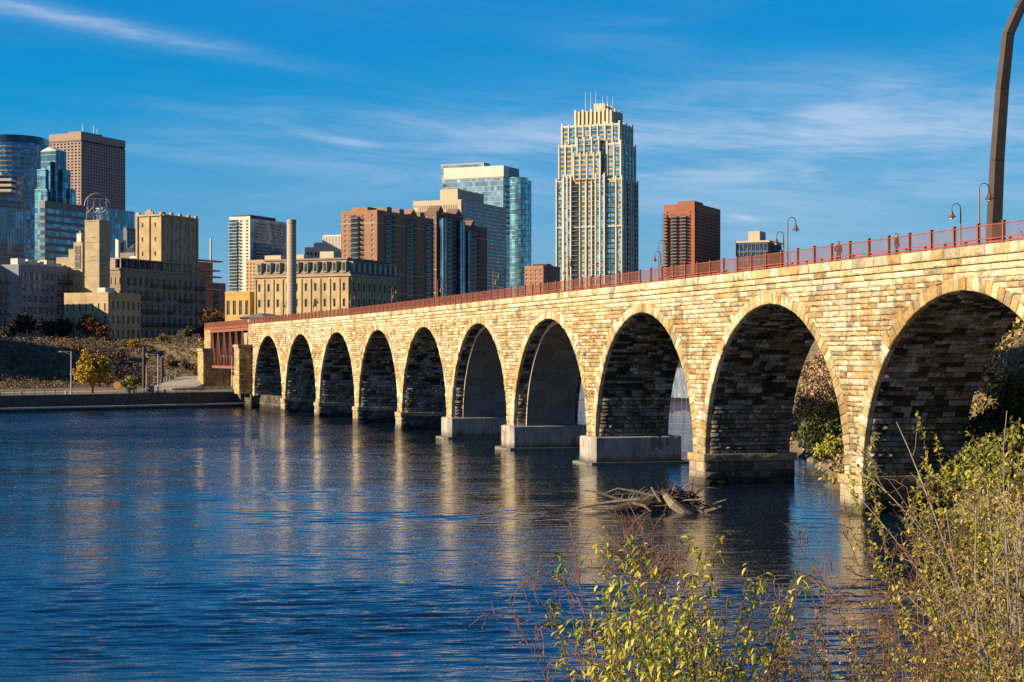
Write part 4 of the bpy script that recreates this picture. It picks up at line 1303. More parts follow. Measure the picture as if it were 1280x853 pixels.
for i in range(9): inst('dormer', me, rf, (a * (i + .5) / 9, -.45, H + .9), 0)
for (u, v, w_, h_) in ((4, 8, 5, 2.2), (6, 20, 4, 1.6), (3.5, 27, 6, 1.4)):
    m, fin = B.part('roof_hut', m_beige); m.box(u, u + 5, v, v + w_, t + .503, t + .5 + h_); fin()
m, fin = B.part('lower_roof', m_darkm); B.fbox(m, 'L', B.b * .3, B.b * .95, 0.5, 2.6, .73, 3.5); fin()

# --- smokestack
p = at(364.5, 275, 490); zb = 8
m = MB(); m.sm = False; k = 490 / F
Hs = p.z - zb
m.lathe([(7.6 * k, 0), (7.4 * k, Hs * .24), (6.8 * k, Hs * .26), (6.4 * k, Hs * .30), (5.6 * k, Hs * .97), (5.9 * k, Hs * .975), (5.9 * k, Hs), (4.6 * k, Hs), (4.6 * k, Hs - 1.5)], n=24)
for q in range(1, 30):
    z = Hs * (.3 + .66 * q / 30); r = (6.4 - .8 * (z / Hs - .3) / .67) * k
    m.lathe([(r + .03, z), (r + .05, z + .06), (r + .03, z + .12)], n=24)
o = m.build('smokestack', simple('stack_concrete', (.42, .34, .25), .9, 0, .25, .15)); o.location = (p.x, 490, zb)
tag(o, 'tall tapering pale concrete smokestack in front of the mansard mill', 'chimney')

# --- white stepped building
B = Bld('grain_store', 'stepped windowless white building behind the mansard mill', 'store', 428, 920, 381, 440)
n0 = B.u(404, 'L'); n1 = B.u(393, 'L')
B.box(0, B.a, 0, n0, 0, B.z(293.5)); B.box(0, B.a, n0 + .02, n1, 0, B.z(302.5)); B.box(0, B.a, n1 + .02, B.b, 0, B.z(308))
for i in range(26): u = B.b * i / 26; B.fbox(B.w, 'L', u, u + .5, 0, B.z(310 if u > n1 else 304 if u > n0 else 295), .02, .25)
B.wall(m_white); m, fin = B.part('window_strip', m_gl_dark)
for i in range(9): u = B.b * (.08 + i * .1); B.fbox(m, 'L', u, u + 1.2, B.z(320), B.z(314.5), .26, .3)
fin()

# --- orange brick apartments in three steps
def brick_block(label, xc, D, xl, xr, yt, ncL, ncR, nr, balR, balL, glassR=(), mat=m_org, gable=(), ylo=372):
    B = Bld('apartment_block', label, 'apartment block', xc, D, xl, xr)
    H = B.z(yt); zl = B.z(ylo); B.box(0, B.a, 0, B.b, 0, H - .6)
    rh = (H - 1.2 - zl) / nr
    B.grid('L', 0, B.b, zl, H - 1.2, ncL, nr, .26, .46, .35); B.grid('R', 0, B.a, zl, H - 1.2, ncR, nr, .22, .46, .35)
    for f, L_ in (('L', B.b), ('R', B.a)):
        B.fbox(B.w, f, 0, L_, 0, zl, 0, .35); B.fbox(B.w, f, 0, L_, H - 1.2, H, 0, .38)
        B.w.mi = 1
        for q in (1, nr // 3, nr - 2): B.fbox(B.w, f, 0, L_, zl + rh * q - .16, zl + rh * q + .16, .355, .45)
        B.w.mi = 0
    B.slots = [t for t in B.slots if not any(abs(t[1] / (B.a if t[0] == 'R' else B.b) - q) < w_ for f, q, w_ in [('R', q, w_) for q, w_ in list(balR) + list(glassR)] + [('L', q, w_) for q, w_ in balL] if f == t[0])]
    for f, L_, bl in (('R', B.a, balR), ('L', B.b, balL)):
        for q, w_ in bl:
            m = MB(); B.fbox(m, f, L_ * (q - w_), L_ * (q + w_), zl, H - 2.2, .36, .5); m.build('balcony_recess', m_gl_dark, B.root)
            for j in range(nr): B.balcony(f, L_ * q, zl + rh * (j + .08), L_ * w_ * 2, 1.5, .51)
    for q, w_ in glassR:
        u0, u1 = B.a * (q - w_), B.a * (q + w_)
        m = MB(); m.box(u0, u1, -2.2, -.4, zl, H - 3); ob = m.build('bay_window', m_gl_blue, B.root)
        g = MB(); 
        for j in range(nr + 1): g.box(u0 - .05, u1 + .05, -2.3, -2.203, zl + rh * j, zl + rh * j + .3)
        for e in (u0, (u0 + u1) / 2, u1): g.box(e - .12, e + .12, -2.35, -2.21, zl, H - 3)
        g.build('mullion', m_metal, ob)
    for q, w_ in gable:
        u0, u1 = B.a * (q - w_), B.a * (q + w_); uc = B.a * q
        m = MB(); A = [(u0, -.5, H + .01), (u1, -.5, H + .01), (uc, -.5, H + 2.6)]; C_ = [(u0, 5, H + .01), (u1, 5, H + .01), (uc, 5, H + 2.6)]
        m.poly(A); m.poly(C_[::-1]); m.poly([A[0], A[2], C_[2], C_[0]]); m.poly([A[1], C_[1], C_[2], A[2]]); m.build('gable', mat, B.root)
    B.wall([mat, m_beige]); B.windows(m_white, m_gl_pale, mull=0); B.balconies(m_slab, m_darkm)
    roofbox(B, .2, B.a, .2, B.b, H - .59, .3)
    return B
B = brick_block('orange brick apartment slab with a balcony stack on its sunny end', 472, 640, 427, 541, 262.5, 4, 14, 17, [(.17, .05), (.55, .06), (.9, .05)], [(.60, .12)], gable=[(.62, .07)])
m, fin = B.part('penthouse', m_org); m.box(.5, 8, B.b * .3, B.b * .72, B.z(262.5), B.z(258)); fin()
for q in (.2, .42, .8):
    m, fin = B.part('roof_hut', m_grybr); m.box(B.a * q, B.a * q + 4, 1, 6, B.z(262.5), B.z(262.5) + 2); fin()
brick_block('brick apartment tower with blue glass bays and pointed gables', 546, 700, 519, 578, 264, 3, 10, 18, [(.48, .1)], [], [(.12, .09), (.82, .10)], gable=[(.12, .11), (.82, .13)], mat=m_dkbr)
brick_block('lower dark brick apartment tower below the grey office slab', 579, 725, 565, 608, 281, 3, 8, 16, [(.38, .14)], [], [(.06, .05)], gable=[(.38, .1)], mat=m_dkbr)

# --- grey beige office slab and penthouse
B = Bld('office_block', 'large beige concrete slab with banded shaded side and boxy penthouse', 'office block', 577, 830, 517, 632)
H = B.z(249.5); B.box(0, B.a, 0, B.b, 0, H)
for i in range(24): u = B.b * (.06 + .86 * i / 24); B.fbox(B.w, 'L', u, u + .6, B.z(262), B.z(256), .02, .5)
B.fbox(B.w, 'L', 0, B.b, B.z(256), H, 0, .55); B.fbox(B.w, 'L', 0, B.b * .06, 0, B.z(256), 0, .55); B.fbox(B.w, 'L', B.b * .06, B.b, 0, B.z(262), 0, .55)
nb = 26
for j in range(nb): z = B.z(372) + (B.z(253) - B.z(372)) * j / nb; B.fbox(B.w, 'R', 1.5, B.a, z, z + (B.z(253) - B.z(372)) / nb * .62, .02, .4)
B.fbox(B.w, 'R', 0, 1.5, 0, H, 0, .5); B.fbox(B.w, 'R', 1.5, B.a, B.z(253), H, 0, .42)
B.wall(m_beige)
m, fin = B.part('window_strip', m_gl_dark); B.fbox(m, 'L', B.b * .07, B.b * .9, B.z(262), B.z(256), .003, .03); fin()
m = MB(); 
for j in range(nb): z = B.z(372) + (B.z(253) - B.z(372)) * (j + .66) / nb; B.fbox(m, 'R', 1.6, B.a - .2, z, z + 1.1, .003, .06)
m.build('window_band', m_gl_blue, B.root)
m, fin = B.part('penthouse', m_beige); ul = B.u(568, 'L'); m.box(2, B.a * .62, ul * .8, B.u(548, 'L'), H + .003, B.z(235.5)); fin()

# --- pale glass tower with rounded corner
B = Bld('condominium_tower', 'pale blue glass tower with white crown and rounded right corner', 'tower', 629, 1150, 552, 648)
H = B.z(221)
gbox(B, 0, B.a, 0, B.b, 0, H - .6, m_gl_pale, 'curtain_wall', 3.6, 3.4, m_metal)
m, fin = B.part('crown', m_white); m.box(-.5, B.a * .35, -.5, B.b * .96, H, B.z(207)); fin()
m, fin = B.part('crown_side', simple('slate_panel', (.13, .16, .21), .5)); m.box(B.a * .35 + .01, B.a + .2, -.5, B.b * .6, H, B.z(207)); fin()
gbox(B, 4, 14, B.b * .35, B.b + 2.5, H, B.z(202), m_gl_pale, 'upper_volume', 4, 3, m_metal)
for j in range(13): B.balcony('L', B.u(551, 'L') - 1.5, H - 4 - 3.6 * j * 1.0, 3, 1.5, .1)
for j in range(10): B.balcony('R', B.a * .55, B.z(232) - 3.6 * j, B.a * .7, 2.4, .15)
B.balconies(m_white, m_gl_pale)
zz = lambda y: CAMZ + (HOR - y) * 1145 / F - BASEZ
cx = at(648, HOR, 1145).x; r = 11 * 1145 / F
m = MB(); m.lathe([(r, 0), (r, zz(222))], n=28); o = m.build('round_bay', m_gl_teal, B.root)
Mi = Matrix.Rotation(-PHI, 4, 'Z'); lc = Mi @ Vector((cx - B.C.x, 1145 + 5 - B.D, 0)); o.location = lc
g = MB(); g.lathe([(r + .5, 0), (r + .5, .35)], n=28); me = g.mesh('floor_slab', m_metal)
for j in range(36): inst('floor_slab', me, o, (0, 0, zz(222) - 3.6 * j - .3))
gbox(B, -.5 + B.a, B.a + 9, -6, 6, 0, B.z(222), m_gl_teal, 'side_volume', 3.6, 3, m_metal)

B = Bld('brick_block', 'low red brick block to the left of the cream tower', 'apartment block', 691, 900, 656, 700)
H = B.z(332); B.box(0, B.a, 0, B.b, 0, H - .4); B.grid('L', 0, B.b, B.z(362), H - 1.5, 6, 5, .5, .5, .35); B.fbox(B.w, 'L', 0, B.b, 0, B.z(362), 0, .35); B.fbox(B.w, 'L', 0, B.b, H - 1.5, H, 0, .4)
B.wall(brick('rosy_brick', (.38, .18, .11))); B.windows(m_white, m_gl_pale, mull=0); m, fin = B.part('roof_hut', m_darkm); m.box(1, 5, 3, 12, H - .4, H + 1); fin()

# --- the cream art-deco style tower
B = Bld('residential_tower', 'tallest cream and tan tower with stepped crown and masts', 'tower', 778, 1000, 695, 797)
m_cream = brick('cream_precast', (.66, .58, .45), .08); m_amber = brick('amber_panel', (.50, .35, .17), .1)
pit = 3.0
def tierbox(x0, x1, y0, y1, z0, z1): B.box(x0, x1, y0, y1, z0, z1, 1)
zA, zB_, zC_, zD, zE = B.z(223), B.z(178), B.z(153), B.z(135.5), B.z(128)
zl = B.z(368)
bb_, aa = B.b, B.a
ins = [(0, 0, aa, bb_, 0, zA), (1.2, 1.2, aa - .8, bb_ - 1.2, zA, zB_), (2.6, 2.6, aa - 2, bb_ - 2.6, zB_, zC_), (6, 9, aa - 4, bb_ - 10, zC_, zD), (8, 14, aa - 8, bb_ - 22, zD, zE)]
for (x0, y0, x1, y1, z0, z1) in ins: tierbox(x0, x1, y0, y1, z0, z1 - .05)
# vertical fins and window columns on the sunny face; fractions of the face measured from the near corner
def u_(x): return B.u(x, 'L')
def column(face, u0, u1, z0, z1, kind, o):
    """one vertical strip of facade between two fins"""
    n = max(1, int(round((z1 - z0) / pit))); rh = (z1 - z0) / n; w = u1 - u0
    for j in range(n):
        if kind == 'win': B.slots.append((face, (u0 + u1) / 2, z0 + rh * (j + .5), w * .80, rh * .66, o + .02))
        elif kind == 'glass': B.slots.append((face, (u0 + u1) / 2, z0 + rh * (j + .5), w * .96, rh * .84, o + .02))
        elif kind == 'bal': B.balcony(face, (u0 + u1) / 2, z0 + rh * (j + .05), w * .95, 1.3, o)
def fin_(face, u, w, z0, z1, d, o=0): B.w.mi = 0; B.fbox(B.w, face, u - w / 2, u + w / 2, z0, z1, .01, d, o)
cols = [(771, 777, 'win'), (769.5, 771, 'f'), (757.5, 769, 'dark'), (756, 758, 'f'), (748, 755.5, 'glass'), (746, 747.5, 'f'), (741, 745.5, 'bal'), (734.5, 738.5, 'win'), (727, 731, 'win'), (716, 723.5, 'bal'), (713.5, 715, 'f'), (706.5, 713, 'glass'), (703, 705, 'f'), (697.5, 702.5, 'glass'), (695.2, 696.5, 'f'), (777, 778, 'f'), (739.5, 740.5, 'f'), (732, 733.5, 'f'), (724.5, 725.5, 'f')]
dark = MB()
for (x0, x1, kd) in cols:
    u0, u1 = sorted((u_(x0), u_(x1)))
    if kd == 'f': fin_('L', (u0 + u1) / 2, (u1 - u0), 0, zA + 1.6, .75)
    elif kd == 'dark':
        B.fbox(dark, 'L', u0, u1, zl, zA - 2, .02, .12); column('L', u0, (u0 + u1) / 2, zl, zA - 2, 'win', .12); column('L', (u0 + u1) / 2, u1, zl, zA - 2, 'win', .12)
    else:
        column('L', u0, u1, zl, zA - 1, kd, 0)
        if kd == 'bal': B.fbox(dark, 'L', u0, u1, zl, zA - 2, .02, .10)
for z in (B.z(283), zA - .6): B.w.mi = 0; B.box(-.5, aa + .3, -.5, bb_ + .3, z, z + .6)
def tierface(x0, y0, x1, y1, z0, z1, nL, nR, top=1.5):
    for f, o0, L0, L1, n in (('L', -x0, y0, y1, nL), ('R', -y0, x0, x1, nR)):
        w = (L1 - L0) / n
        for i in range(n + 1):
            u = L0 + w * i; u = min(L1 - .35, max(L0 + .35, u)); fin_(f, u, .7 if i % 2 else .95, z0, z1 + (top if i % 2 == 0 else .7), .55, o0)
        for i in range(n): column(f, L0 + w * i + .5, L0 + w * (i + 1) - .5, z0 + .4, z1 - 1.0, 'win' if i % 3 else 'glass', o0)
        B.fbox(B.w, f, L0, L1, z1 - 1.0, z1, .01, .3, o0)
tierface(*ins[1], 9, 4); tierface(*ins[2], 8, 4)
for (q, n_) in ((ins[3], (9, 4)), (ins[4], (7, 3))):
    x0, y0, x1, y1, z0, z1 = q
    for f, o0, L0, L1, n in (('L', -x0, y0, y1, n_[0]), ('R', -y0, x0, x1, n_[1])):
        for i in range(n + 1):
            u = min(L1 - .4, max(L0 + .4, L0 + (L1 - L0) * i / n)); fin_(f, u, 1.2, z0, z1 + (1.4 if i % 2 else .4), .8, o0)
# central projecting bays that step back through the upper tiers
for (xa, xb, z0, z1, d) in ((745, 757, 0, zA + 2.5, 1.4), (705, 715, 0, zA + 2.5, 1.2), (718, 752, zA, zB_ - 6, 1.6), (722, 750, zB_ - 6, zB_ + 3, 1.2)):
    u0, u1 = sorted((u_(xa), u_(xb))); B.box(-d, .5, u0, u1, z0, z1, 1)
    n = max(2, int(round((u1 - u0) / 4.2)))
    for i in range(n + 1): fin_('L', min(u1 - .3, max(u0 + .3, u0 + (u1 - u0) * i / n)), .75, z0, z1 + 1, .45, d)
    for i in range(n): column('L', u0 + (u1 - u0) * i / n + .4, u0 + (u1 - u0) * (i + 1) / n - .4, max(zl, z0 + .5), z1 - .8, 'glass' if n < 4 else 'win', d)
# shaded face
for i in range(6):
    u0, u1 = aa * i / 6 + .4, aa * (i + 1) / 6 - .4
    fin_('R', aa * i / 6 + .2, .7, 0, zA + 1, .6); column('R', u0, u1, zl, zA - 1, 'bal' if i in (1, 4) else 'win', 0)
    if i in (1, 4): B.fbox(dark, 'R', u0, u1, zl, zA - 2, .02, .10)
fin_('R', aa - .3, .7, 0, zA + 1, .6)
B.wall([m_cream, m_amber]); dark.build('balcony_recess', m_gl_dark, B.root)
B.windows(m_gl_pale, glass('tower_glass', (.13, .27, .36), .08, .55, .4, .8), mull=1, fw=.10); B.balconies(m_slab, m_darkm)
for (x, y, h) in ((733, 111, 0), (739.5, 111, 0), (746, 111, 0), (750, 116, 1), (756, 116, 1), (763, 118, 1)):
    q = u_(x) + 4
    m, fin = B.part('antenna', simple('pale_steel_mast', (.5, .47, .42), .5, .3) if x == 733 else bpy.data.materials['pale_steel_mast']); xx = 9 + h * 6
    m.tube([(xx, q, zD - 1), (xx, q, B.z(y) + 1)], [.32, .16], 6); fin()

# --- red brick balcony tower, small dark office
B = Bld('apartment_tower', 'red brick apartment tower with two columns of balconies', 'tower', 868.5, 700, 830, 899.5)
H = B.z(254); zl = B.z(352); n = 22; rh = (H - 3 - zl) / n
B.box(0, B.a, 0, B.b, 0, H - .6)
B.grid('R', 0, B.a, zl, H - 3, 12, n, .55, .55, .35); B.fbox(B.w, 'R', 0, B.a, 0, zl, 0, .35); B.fbox(B.w, 'R', 0, B.a, H - 3, H, 0, .38)
B.grid('L', 0, B.b, zl, H - 3, 4, n, .2, .5, .35, keep=lambda i, j: i in (0, 3) and j > 18); B.fbox(B.w, 'L', 0, B.b, 0, zl, 0, .35); B.fbox(B.w, 'L', 0, B.b * .55, H - 3, H + 1.0, 0, .38); B.fbox(B.w, 'L', B.b * .55, B.b, H - 3, H - .6, 0, .38)
B.wall(m_red)
m = MB()
for q in (.34, .64): B.fbox(m, 'L', B.b * (q - .075), B.b * (q + .075), zl, H - 5.5, .36, .45)
m.build('balcony_recess', m_gl_dark, B.root)
for q in (.34, .64):
    for j in range(n - 1): B.balcony('L', B.b * q, zl + rh * (j + .1), B.b * .19, 1.5, .46)
for j in range(n - 1): B.balcony('L', B.b - 1, zl + rh * (j + .1), 2, 2.2, .4)
B.windows(m_darkm, m_gl_blue, mull=1); B.balconies(m_slab, m_darkm)
m, fin = B.part('penthouse', m_red); m.box(.3, B.a * .35, .3, B.b * .3, H - .6, H + 1.0); fin(); roofbox(B, .5, B.a, B.b * .32, B.b, H - .59, .3)
B = Bld('office_block', 'small dark office block with concrete penthouse right of the red tower', 'office block', 960, 700, 920, 976)
H = B.z(303); zl = B.z(345); B.box(0, B.a, 0, B.b, 0, H)
B.grid('L', 0, B.b, zl, H - .3, 8, 4, .8, .8, .3); B.grid('R', 0, B.a, zl, H - .3, 8, 2, .55, .85, .4)
B.wall(simple('navy_concrete', (.075, .085, .11), .7)); B.windows(m_gl_blue, m_gl_dark, mull=1)
m, fin = B.part('cornice', m_beige); m.box(-.8, B.a, -.8, B.b, H + .003, H + .8); fin()
m, fin = B.part('penthouse', m_beige); m.box(B.a * .1, B.a * .55, B.u(948, 'L'), B.u(933.5, 'L'), H + .8, B.z(288)); fin()

# --- tall block beyond the left picture edge, throwing its shadow over the slope
B = Bld('apartment_block', 'apartment block beyond the left edge shading the scrub slope', 'apartment block', -190, 462, -420, -170)
B.box(0, 34, 0, 50, -4, 14); B.grid('R', 0, 34, 0, 13, 8, 4, .5, .5, .3); B.wall(m_grybr); B.windows(m_frame, m_gl_win)
B = Bld('shade_block', 'added unseen block beyond the left edge shading the loft building', 'shade_block', -140, 548, -420, -128)  # unseen block, added and sized to throw shade on the lofts' left face
B.box(0, 24, 0, 26, -2, 39); B.grid('R', 0, 24, 1, 38, 6, 9, .5, .5, .3); B.wall(m_dkbr); B.windows(m_frame, m_gl_win)
# ------------------------------------------------------------------ bridge furniture
m_rust = simple('rust_red_paint', (0.26, 0.062, 0.030), 0.6, 0.1, 0.4, 1.2)
m_rustd = simple('brown_red_paint', (0.22, 0.085, 0.055), 0.55, 0.2, 0.15, 2.0)
m_truss = simple('faded_red_steel', (0.24, 0.075, 0.048), 0.7, 0.1, 0.2, 0.8)
def railing(name, label, off, s0, s1, z0, step=3.0, h=1.28):
    r = empty(name, BP(s0, off, z0)); tag(r, label, 'railing')
    base = -r.location
    def fin(m, nm, mat=m_rust):
        o = m.build(nm, mat, r); o.location = base; return o
    for nm, z, w, hh in (('top_rail', h, .09, .07), ('lower_rail', .36, .07, .08), ('lower_rail', .13, .07, .08)):
        m = MB(); s = s0
        while s < s1:
            e = min(s + 6, s1); m.bar(BP(s, off, z0 + z), BP(e, off, z0 + z), w, hh); s = e
        fin(m, nm)
    m = MB(); s = s0 + .1
    while s < s1:
        m.bar(BP(s, off, z0 + .36), BP(s, off, z0 + h), .017); s += 0.125
    fin(m, 'pickets')
    s = s0; pm = MB(); pm.box(-.09, .09, -.09, .09, 0, h + .12); pm.box(-.12, .12, -.12, .12, h + .122, h + .18); me = pm.mesh('post', m_rust)
    while s < s1:
        p = BP(s, off, z0); o = inst('post', me, r, p + base); d = fdir(s / SP); o.rotation_euler = (0, 0, atan2(d.y, d.x)); s += step
railing('bridge_railing', 'rust red picket railing along the near edge of the stone bridge', 0.15, -26, 9 * SP + 5, 19.42)
railing('bridge_railing', 'rust red picket railing along the far edge of the stone bridge', WID - .15, -26, 9 * SP + 5, 19.34)

# bell lamps
lamp = empty('bridge_lamp'); H_ = 4.45
m = MB(); m.lathe([(.14, 0), (.14, .25), (.09, .3), (.07, .5), (.048, H_ - .5)], n=8); m.build('pole', m_rustd, lamp)
m = MB(); m.tube([(0, .38 - .38 * cos(t), H_ - .5 + .42 * sin(t)) for t in [pi * i / 10 for i in range(11)]] + [(0, .76, H_ - .75)], .034, 6); m.build('gooseneck', m_rustd, lamp)
m = MB(); m.lathe([(.06, .02), (.10, 0), (.13, -.18), (.17, -.28), (.31, -.39), (.31, -.43), (.26, -.43), (.06, -.35)], (0, .76, H_ - .72), 12)
sh = m.build('lamp_shade', m_rustd, lamp)
m = MB(); m.lathe([(.05, 0), (.16, -.06), (.14, -.14), (.02, -.17)], (0, .76, H_ - 1.15), 10); m.build('bulb_globe', m_white, sh)
ordn = ['rightmost', 'second from the right', 'third from the right', 'fourth from the right', 'fifth from the right', 'sixth from the right', 'seventh from the right', 'eighth from the right', 'ninth from the right', 'farthest and leftmost']
first = True
for side, t0, dt in (('near', -.535, .97), ('far', -.075, 1.02)):
    for k in range(10):
        t = t0 + dt * k
        if t > 9.1: continue
        o = lamp if first else copy_tree(lamp); first = False
        off = .75 if side == 'near' else WID - .75
        o.location = BP(t * SP, off, 19.33); d = fdir(t)
        a = atan2(-d.x, d.y)           # +y of the lamp points into the bridge for near lamps
        o.rotation_euler = (0, 0, atan2(-d.x, d.y) - pi / 2 if side == 'near' else atan2(-d.x, d.y) + pi / 2)
        tag(o, 'brown red bell lamp on the %s railing of the stone bridge, %s' % (side, ordn[k]), 'lamp', 'bell lamps along the stone bridge')

# dark faceted steel mast
mast = empty('steel_mast', Vector((at(1241, HOR, 165).x, 165, ground_z(at(1241, HOR, 165).x, 165) - .5)))
m = MB()
cl = [(1241, 0, 165, .86), (1242, 300, 165, .80), (1246.5, 200, 164, .72), (1253, 110, 163, .66), (1260.5, 42, 162, .60), (1274, 12, 162, .56), (1291, -16, 162, .54), (1325, -60, 162, .5), (1380, -95, 163, .45)]
pts = [at(x, y, D) for x, y, D, r in cl]; rad = [r for *_, r in cl]
pts[0] = mast.location.copy()
for i in range(len(pts)): pts[i] = pts[i] - mast.location
m.tube(pts, rad, 6); m.build('shaft', simple('weathering_steel', (.045, .030, .027), .6, .3, .35, .6), mast)
for i in (2, 3, 4, 5):
    m = MB(); d = (pts[i + 1] - pts[i - 1]).normalized(); m.tube([pts[i] - d * .06, pts[i] + d * .06], rad[i] + .035, 6)
    m.build('joint_collar', m_darkm, mast)
tag(mast, 'tall leaning dark faceted steel mast rising behind the bridge at the right edge', 'mast')

# ------------------------------------------------------------------ people on the deck
def skinmesh(name, chain, edges, mat, parent, sub=2, root=0):
    me = bpy.data.meshes.new(name); me.from_pydata([c[:3] for c in chain], edges, [])
    o = bpy.data.objects.new(name, me); COL.objects.link(o); o.parent = parent
    md = o.modifiers.new('skin', 'SKIN'); md.use_smooth_shade = True
    for i, c in enumerate(chain):
        r = c[3]; me.skin_vertices[0].data[i].radius = (r, r) if not isinstance(r, tuple) else r
        me.skin_vertices[0].data[i].use_root = (i == root)
    sd = o.modifiers.new('sub', 'SUBSURF'); sd.levels = sub; sd.render_levels = sub
    me.materials.append(mat); return o
m_skin = simple('skin', (.42, .25, .17), .6); m_hair = simple('dark_hair', (.018, .014, .012), .6)
def person(loc, rz, label, coat, trousers, long_hair, stride):
    r = empty('person', loc, rz); tag(r, label, 'person', 'people walking on the bridge')
    s = stride
    ch = [(0, 0, .95, .13), (0, 0, 1.2, .125), (0, .0, 1.42, .12), (0, .01, 1.52, .06), (0, .0, 1.60, .105), (0, -.01, 1.69, .125),
          (.19, 0, 1.43, .055), (.25, .06 * s, 1.15, .043), (.22, -.12, .95, .034), (.21, -.17, .87, .035),
          (-.19, 0, 1.43, .055), (-.25, .10, 1.15, .043), (-.23, -.05 - .1 * s, .95, .034), (-.22, -.09 - .1 * s, .87, .035),
          (.10, 0, .88, .095), (.11, -.10 * s, .50, .065), (.11, -.02 * s, .10, .045), (.11, -.16 - .02 * s, .04, .04),
          (-.10, 0, .88, .095), (-.11, .02 * s, .50, .065), (-.11, .22 * s, .12, .045), (-.11, .10 * s, .04, .04), (0, -.125, 1.655, .022), (0, .0, 1.77, .10)]
    ed = [(0, 1), (1, 2), (2, 3), (3, 4), (4, 5), (2, 6), (6, 7), (7, 8), (8, 9), (2, 10), (10, 11), (11, 12), (12, 13), (0, 14), (14, 15), (15, 16), (16, 17), (0, 18), (18, 19), (19, 20), (20, 21), (4, 22), (5, 23)]
    for hv in (9, 13):                       # four fingers of unequal length and a thumb on each hand
        hx, hy, hz_, _ = ch[hv]
        for fi, (dx, dy, ln_) in enumerate(((-.028, -.01, .075), (-.01, -.016, .088), (.01, -.016, .082), (.028, -.01, .065), (.036 if hx < 0 else -.036, .02, .05))):
            k0 = len(ch); z_ = hz_ - (.045 if fi < 4 else .0)
            ch += [(hx + dx, hy + dy, z_, .0095), (hx + dx * 1.1, hy + dy - .018, z_ - ln_ * .6, .009), (hx + dx, hy + dy - .005, z_ - ln_, .008)]
            ed += [(hv, k0), (k0, k0 + 1), (k0 + 1, k0 + 2)]
    skinmesh('body', ch, ed, m_skin, r)
    cm = simple('coat_' + label.split()[1], coat, .85, 0, .2, 6); tm = simple('trousers_' + label.split()[1], trousers, .85)
    k = 1.22
    c2 = [(0, 0, .74, .21), (0, 0, 1.0, .19), (0, 0, 1.2, .185), (0, 0, 1.42, .19), (0, .01, 1.53, .115), (.20, 0, 1.43, .105), (.26, .06 * s, 1.15, .078), (.225, -.12, .94, .065), (-.20, 0, 1.43, .105), (-.26, .10, 1.15, .078), (-.235, -.05 - .1 * s, .94, .065)]
    skinmesh('coat', c2, [(0, 1), (1, 2), (2, 3), (3, 4), (3, 5), (5, 6), (6, 7), (3, 8), (8, 9), (9, 10)], cm, r)
    c3 = [(0, 0, .9, .13), (.10, 0, .86, .105), (.11, -.10 * s, .50, .08), (.11, -.02 * s, .10, .062), (-.10, 0, .86, .105), (-.11, .02 * s, .50, .08), (-.11, .22 * s, .12, .062)]
    skinmesh('trousers', c3, [(0, 1), (1, 2), (2, 3), (0, 4), (4, 5), (5, 6)], tm, r)
    hh = [(0, .005, 1.80, .10), (0, .03, 1.74, .135), (0, .06, 1.66, .12)]
    if long_hair: hh += [(0, .085, 1.55, .13), (0, .10, 1.42, .12), (0, .11, 1.32, .08)]
    skinmesh('hair', hh, [(i, i + 1) for i in range(len(hh) - 1)], m_hair, r)
    for sx_ in (.035, -.035):
        m = MB(); m.lathe([(.001, -.011), (.009, -.006), (.011, 0), (.009, .006), (.001, .011)], (sx_, -.098, 1.69), 8); m.build('eye', m_hair, r)
    m = MB(); m.box(-.022, .022, -.108, -.095, 1.617, 1.624); m.build('mouth', simple('lips_' + label.split()[1], (.30, .10, .08), .6), r)
    for sx_ in (.11, -.11):
        m = MB(); yo = (-.02 * s) if sx_ > 0 else (.22 * s); zo = 0 if sx_ > 0 else .02
        m.hexa([(sx_ - .05, yo - .19, zo), (sx_ + .05, yo - .19, zo), (sx_ + .05, yo + .08, zo), (sx_ - .05, yo + .08, zo), (sx_ - .04, yo - .17, zo + .06), (sx_ + .04, yo - .17, zo + .06), (sx_ + .045, yo + .07, zo + .11), (sx_ - .045, yo + .07, zo + .11)]); m.build('shoe', m_darkm, r)
def deck_at(x, off):
    lo, hi = -30.0, 120.0
    for _ in range(40):
        mid = (lo + hi) / 2; p = BP(mid, off, 0); px = 640 + p.x / p.y * F
        if px > x: lo = mid
        else: hi = mid
    return BP(lo, off, 19.335)
person(deck_at(1048, 1.2), radians(8), 'person in brown coat with long dark hair walking behind the railing', (.022, .013, .011), (.012, .012, .016), True, 1.0)
person(deck_at(1121, 1.2), radians(60), 'person with short dark hair and mauve jacket standing at the railing', (.07, .045, .055), (.025, .016, .016), False, 0.3)

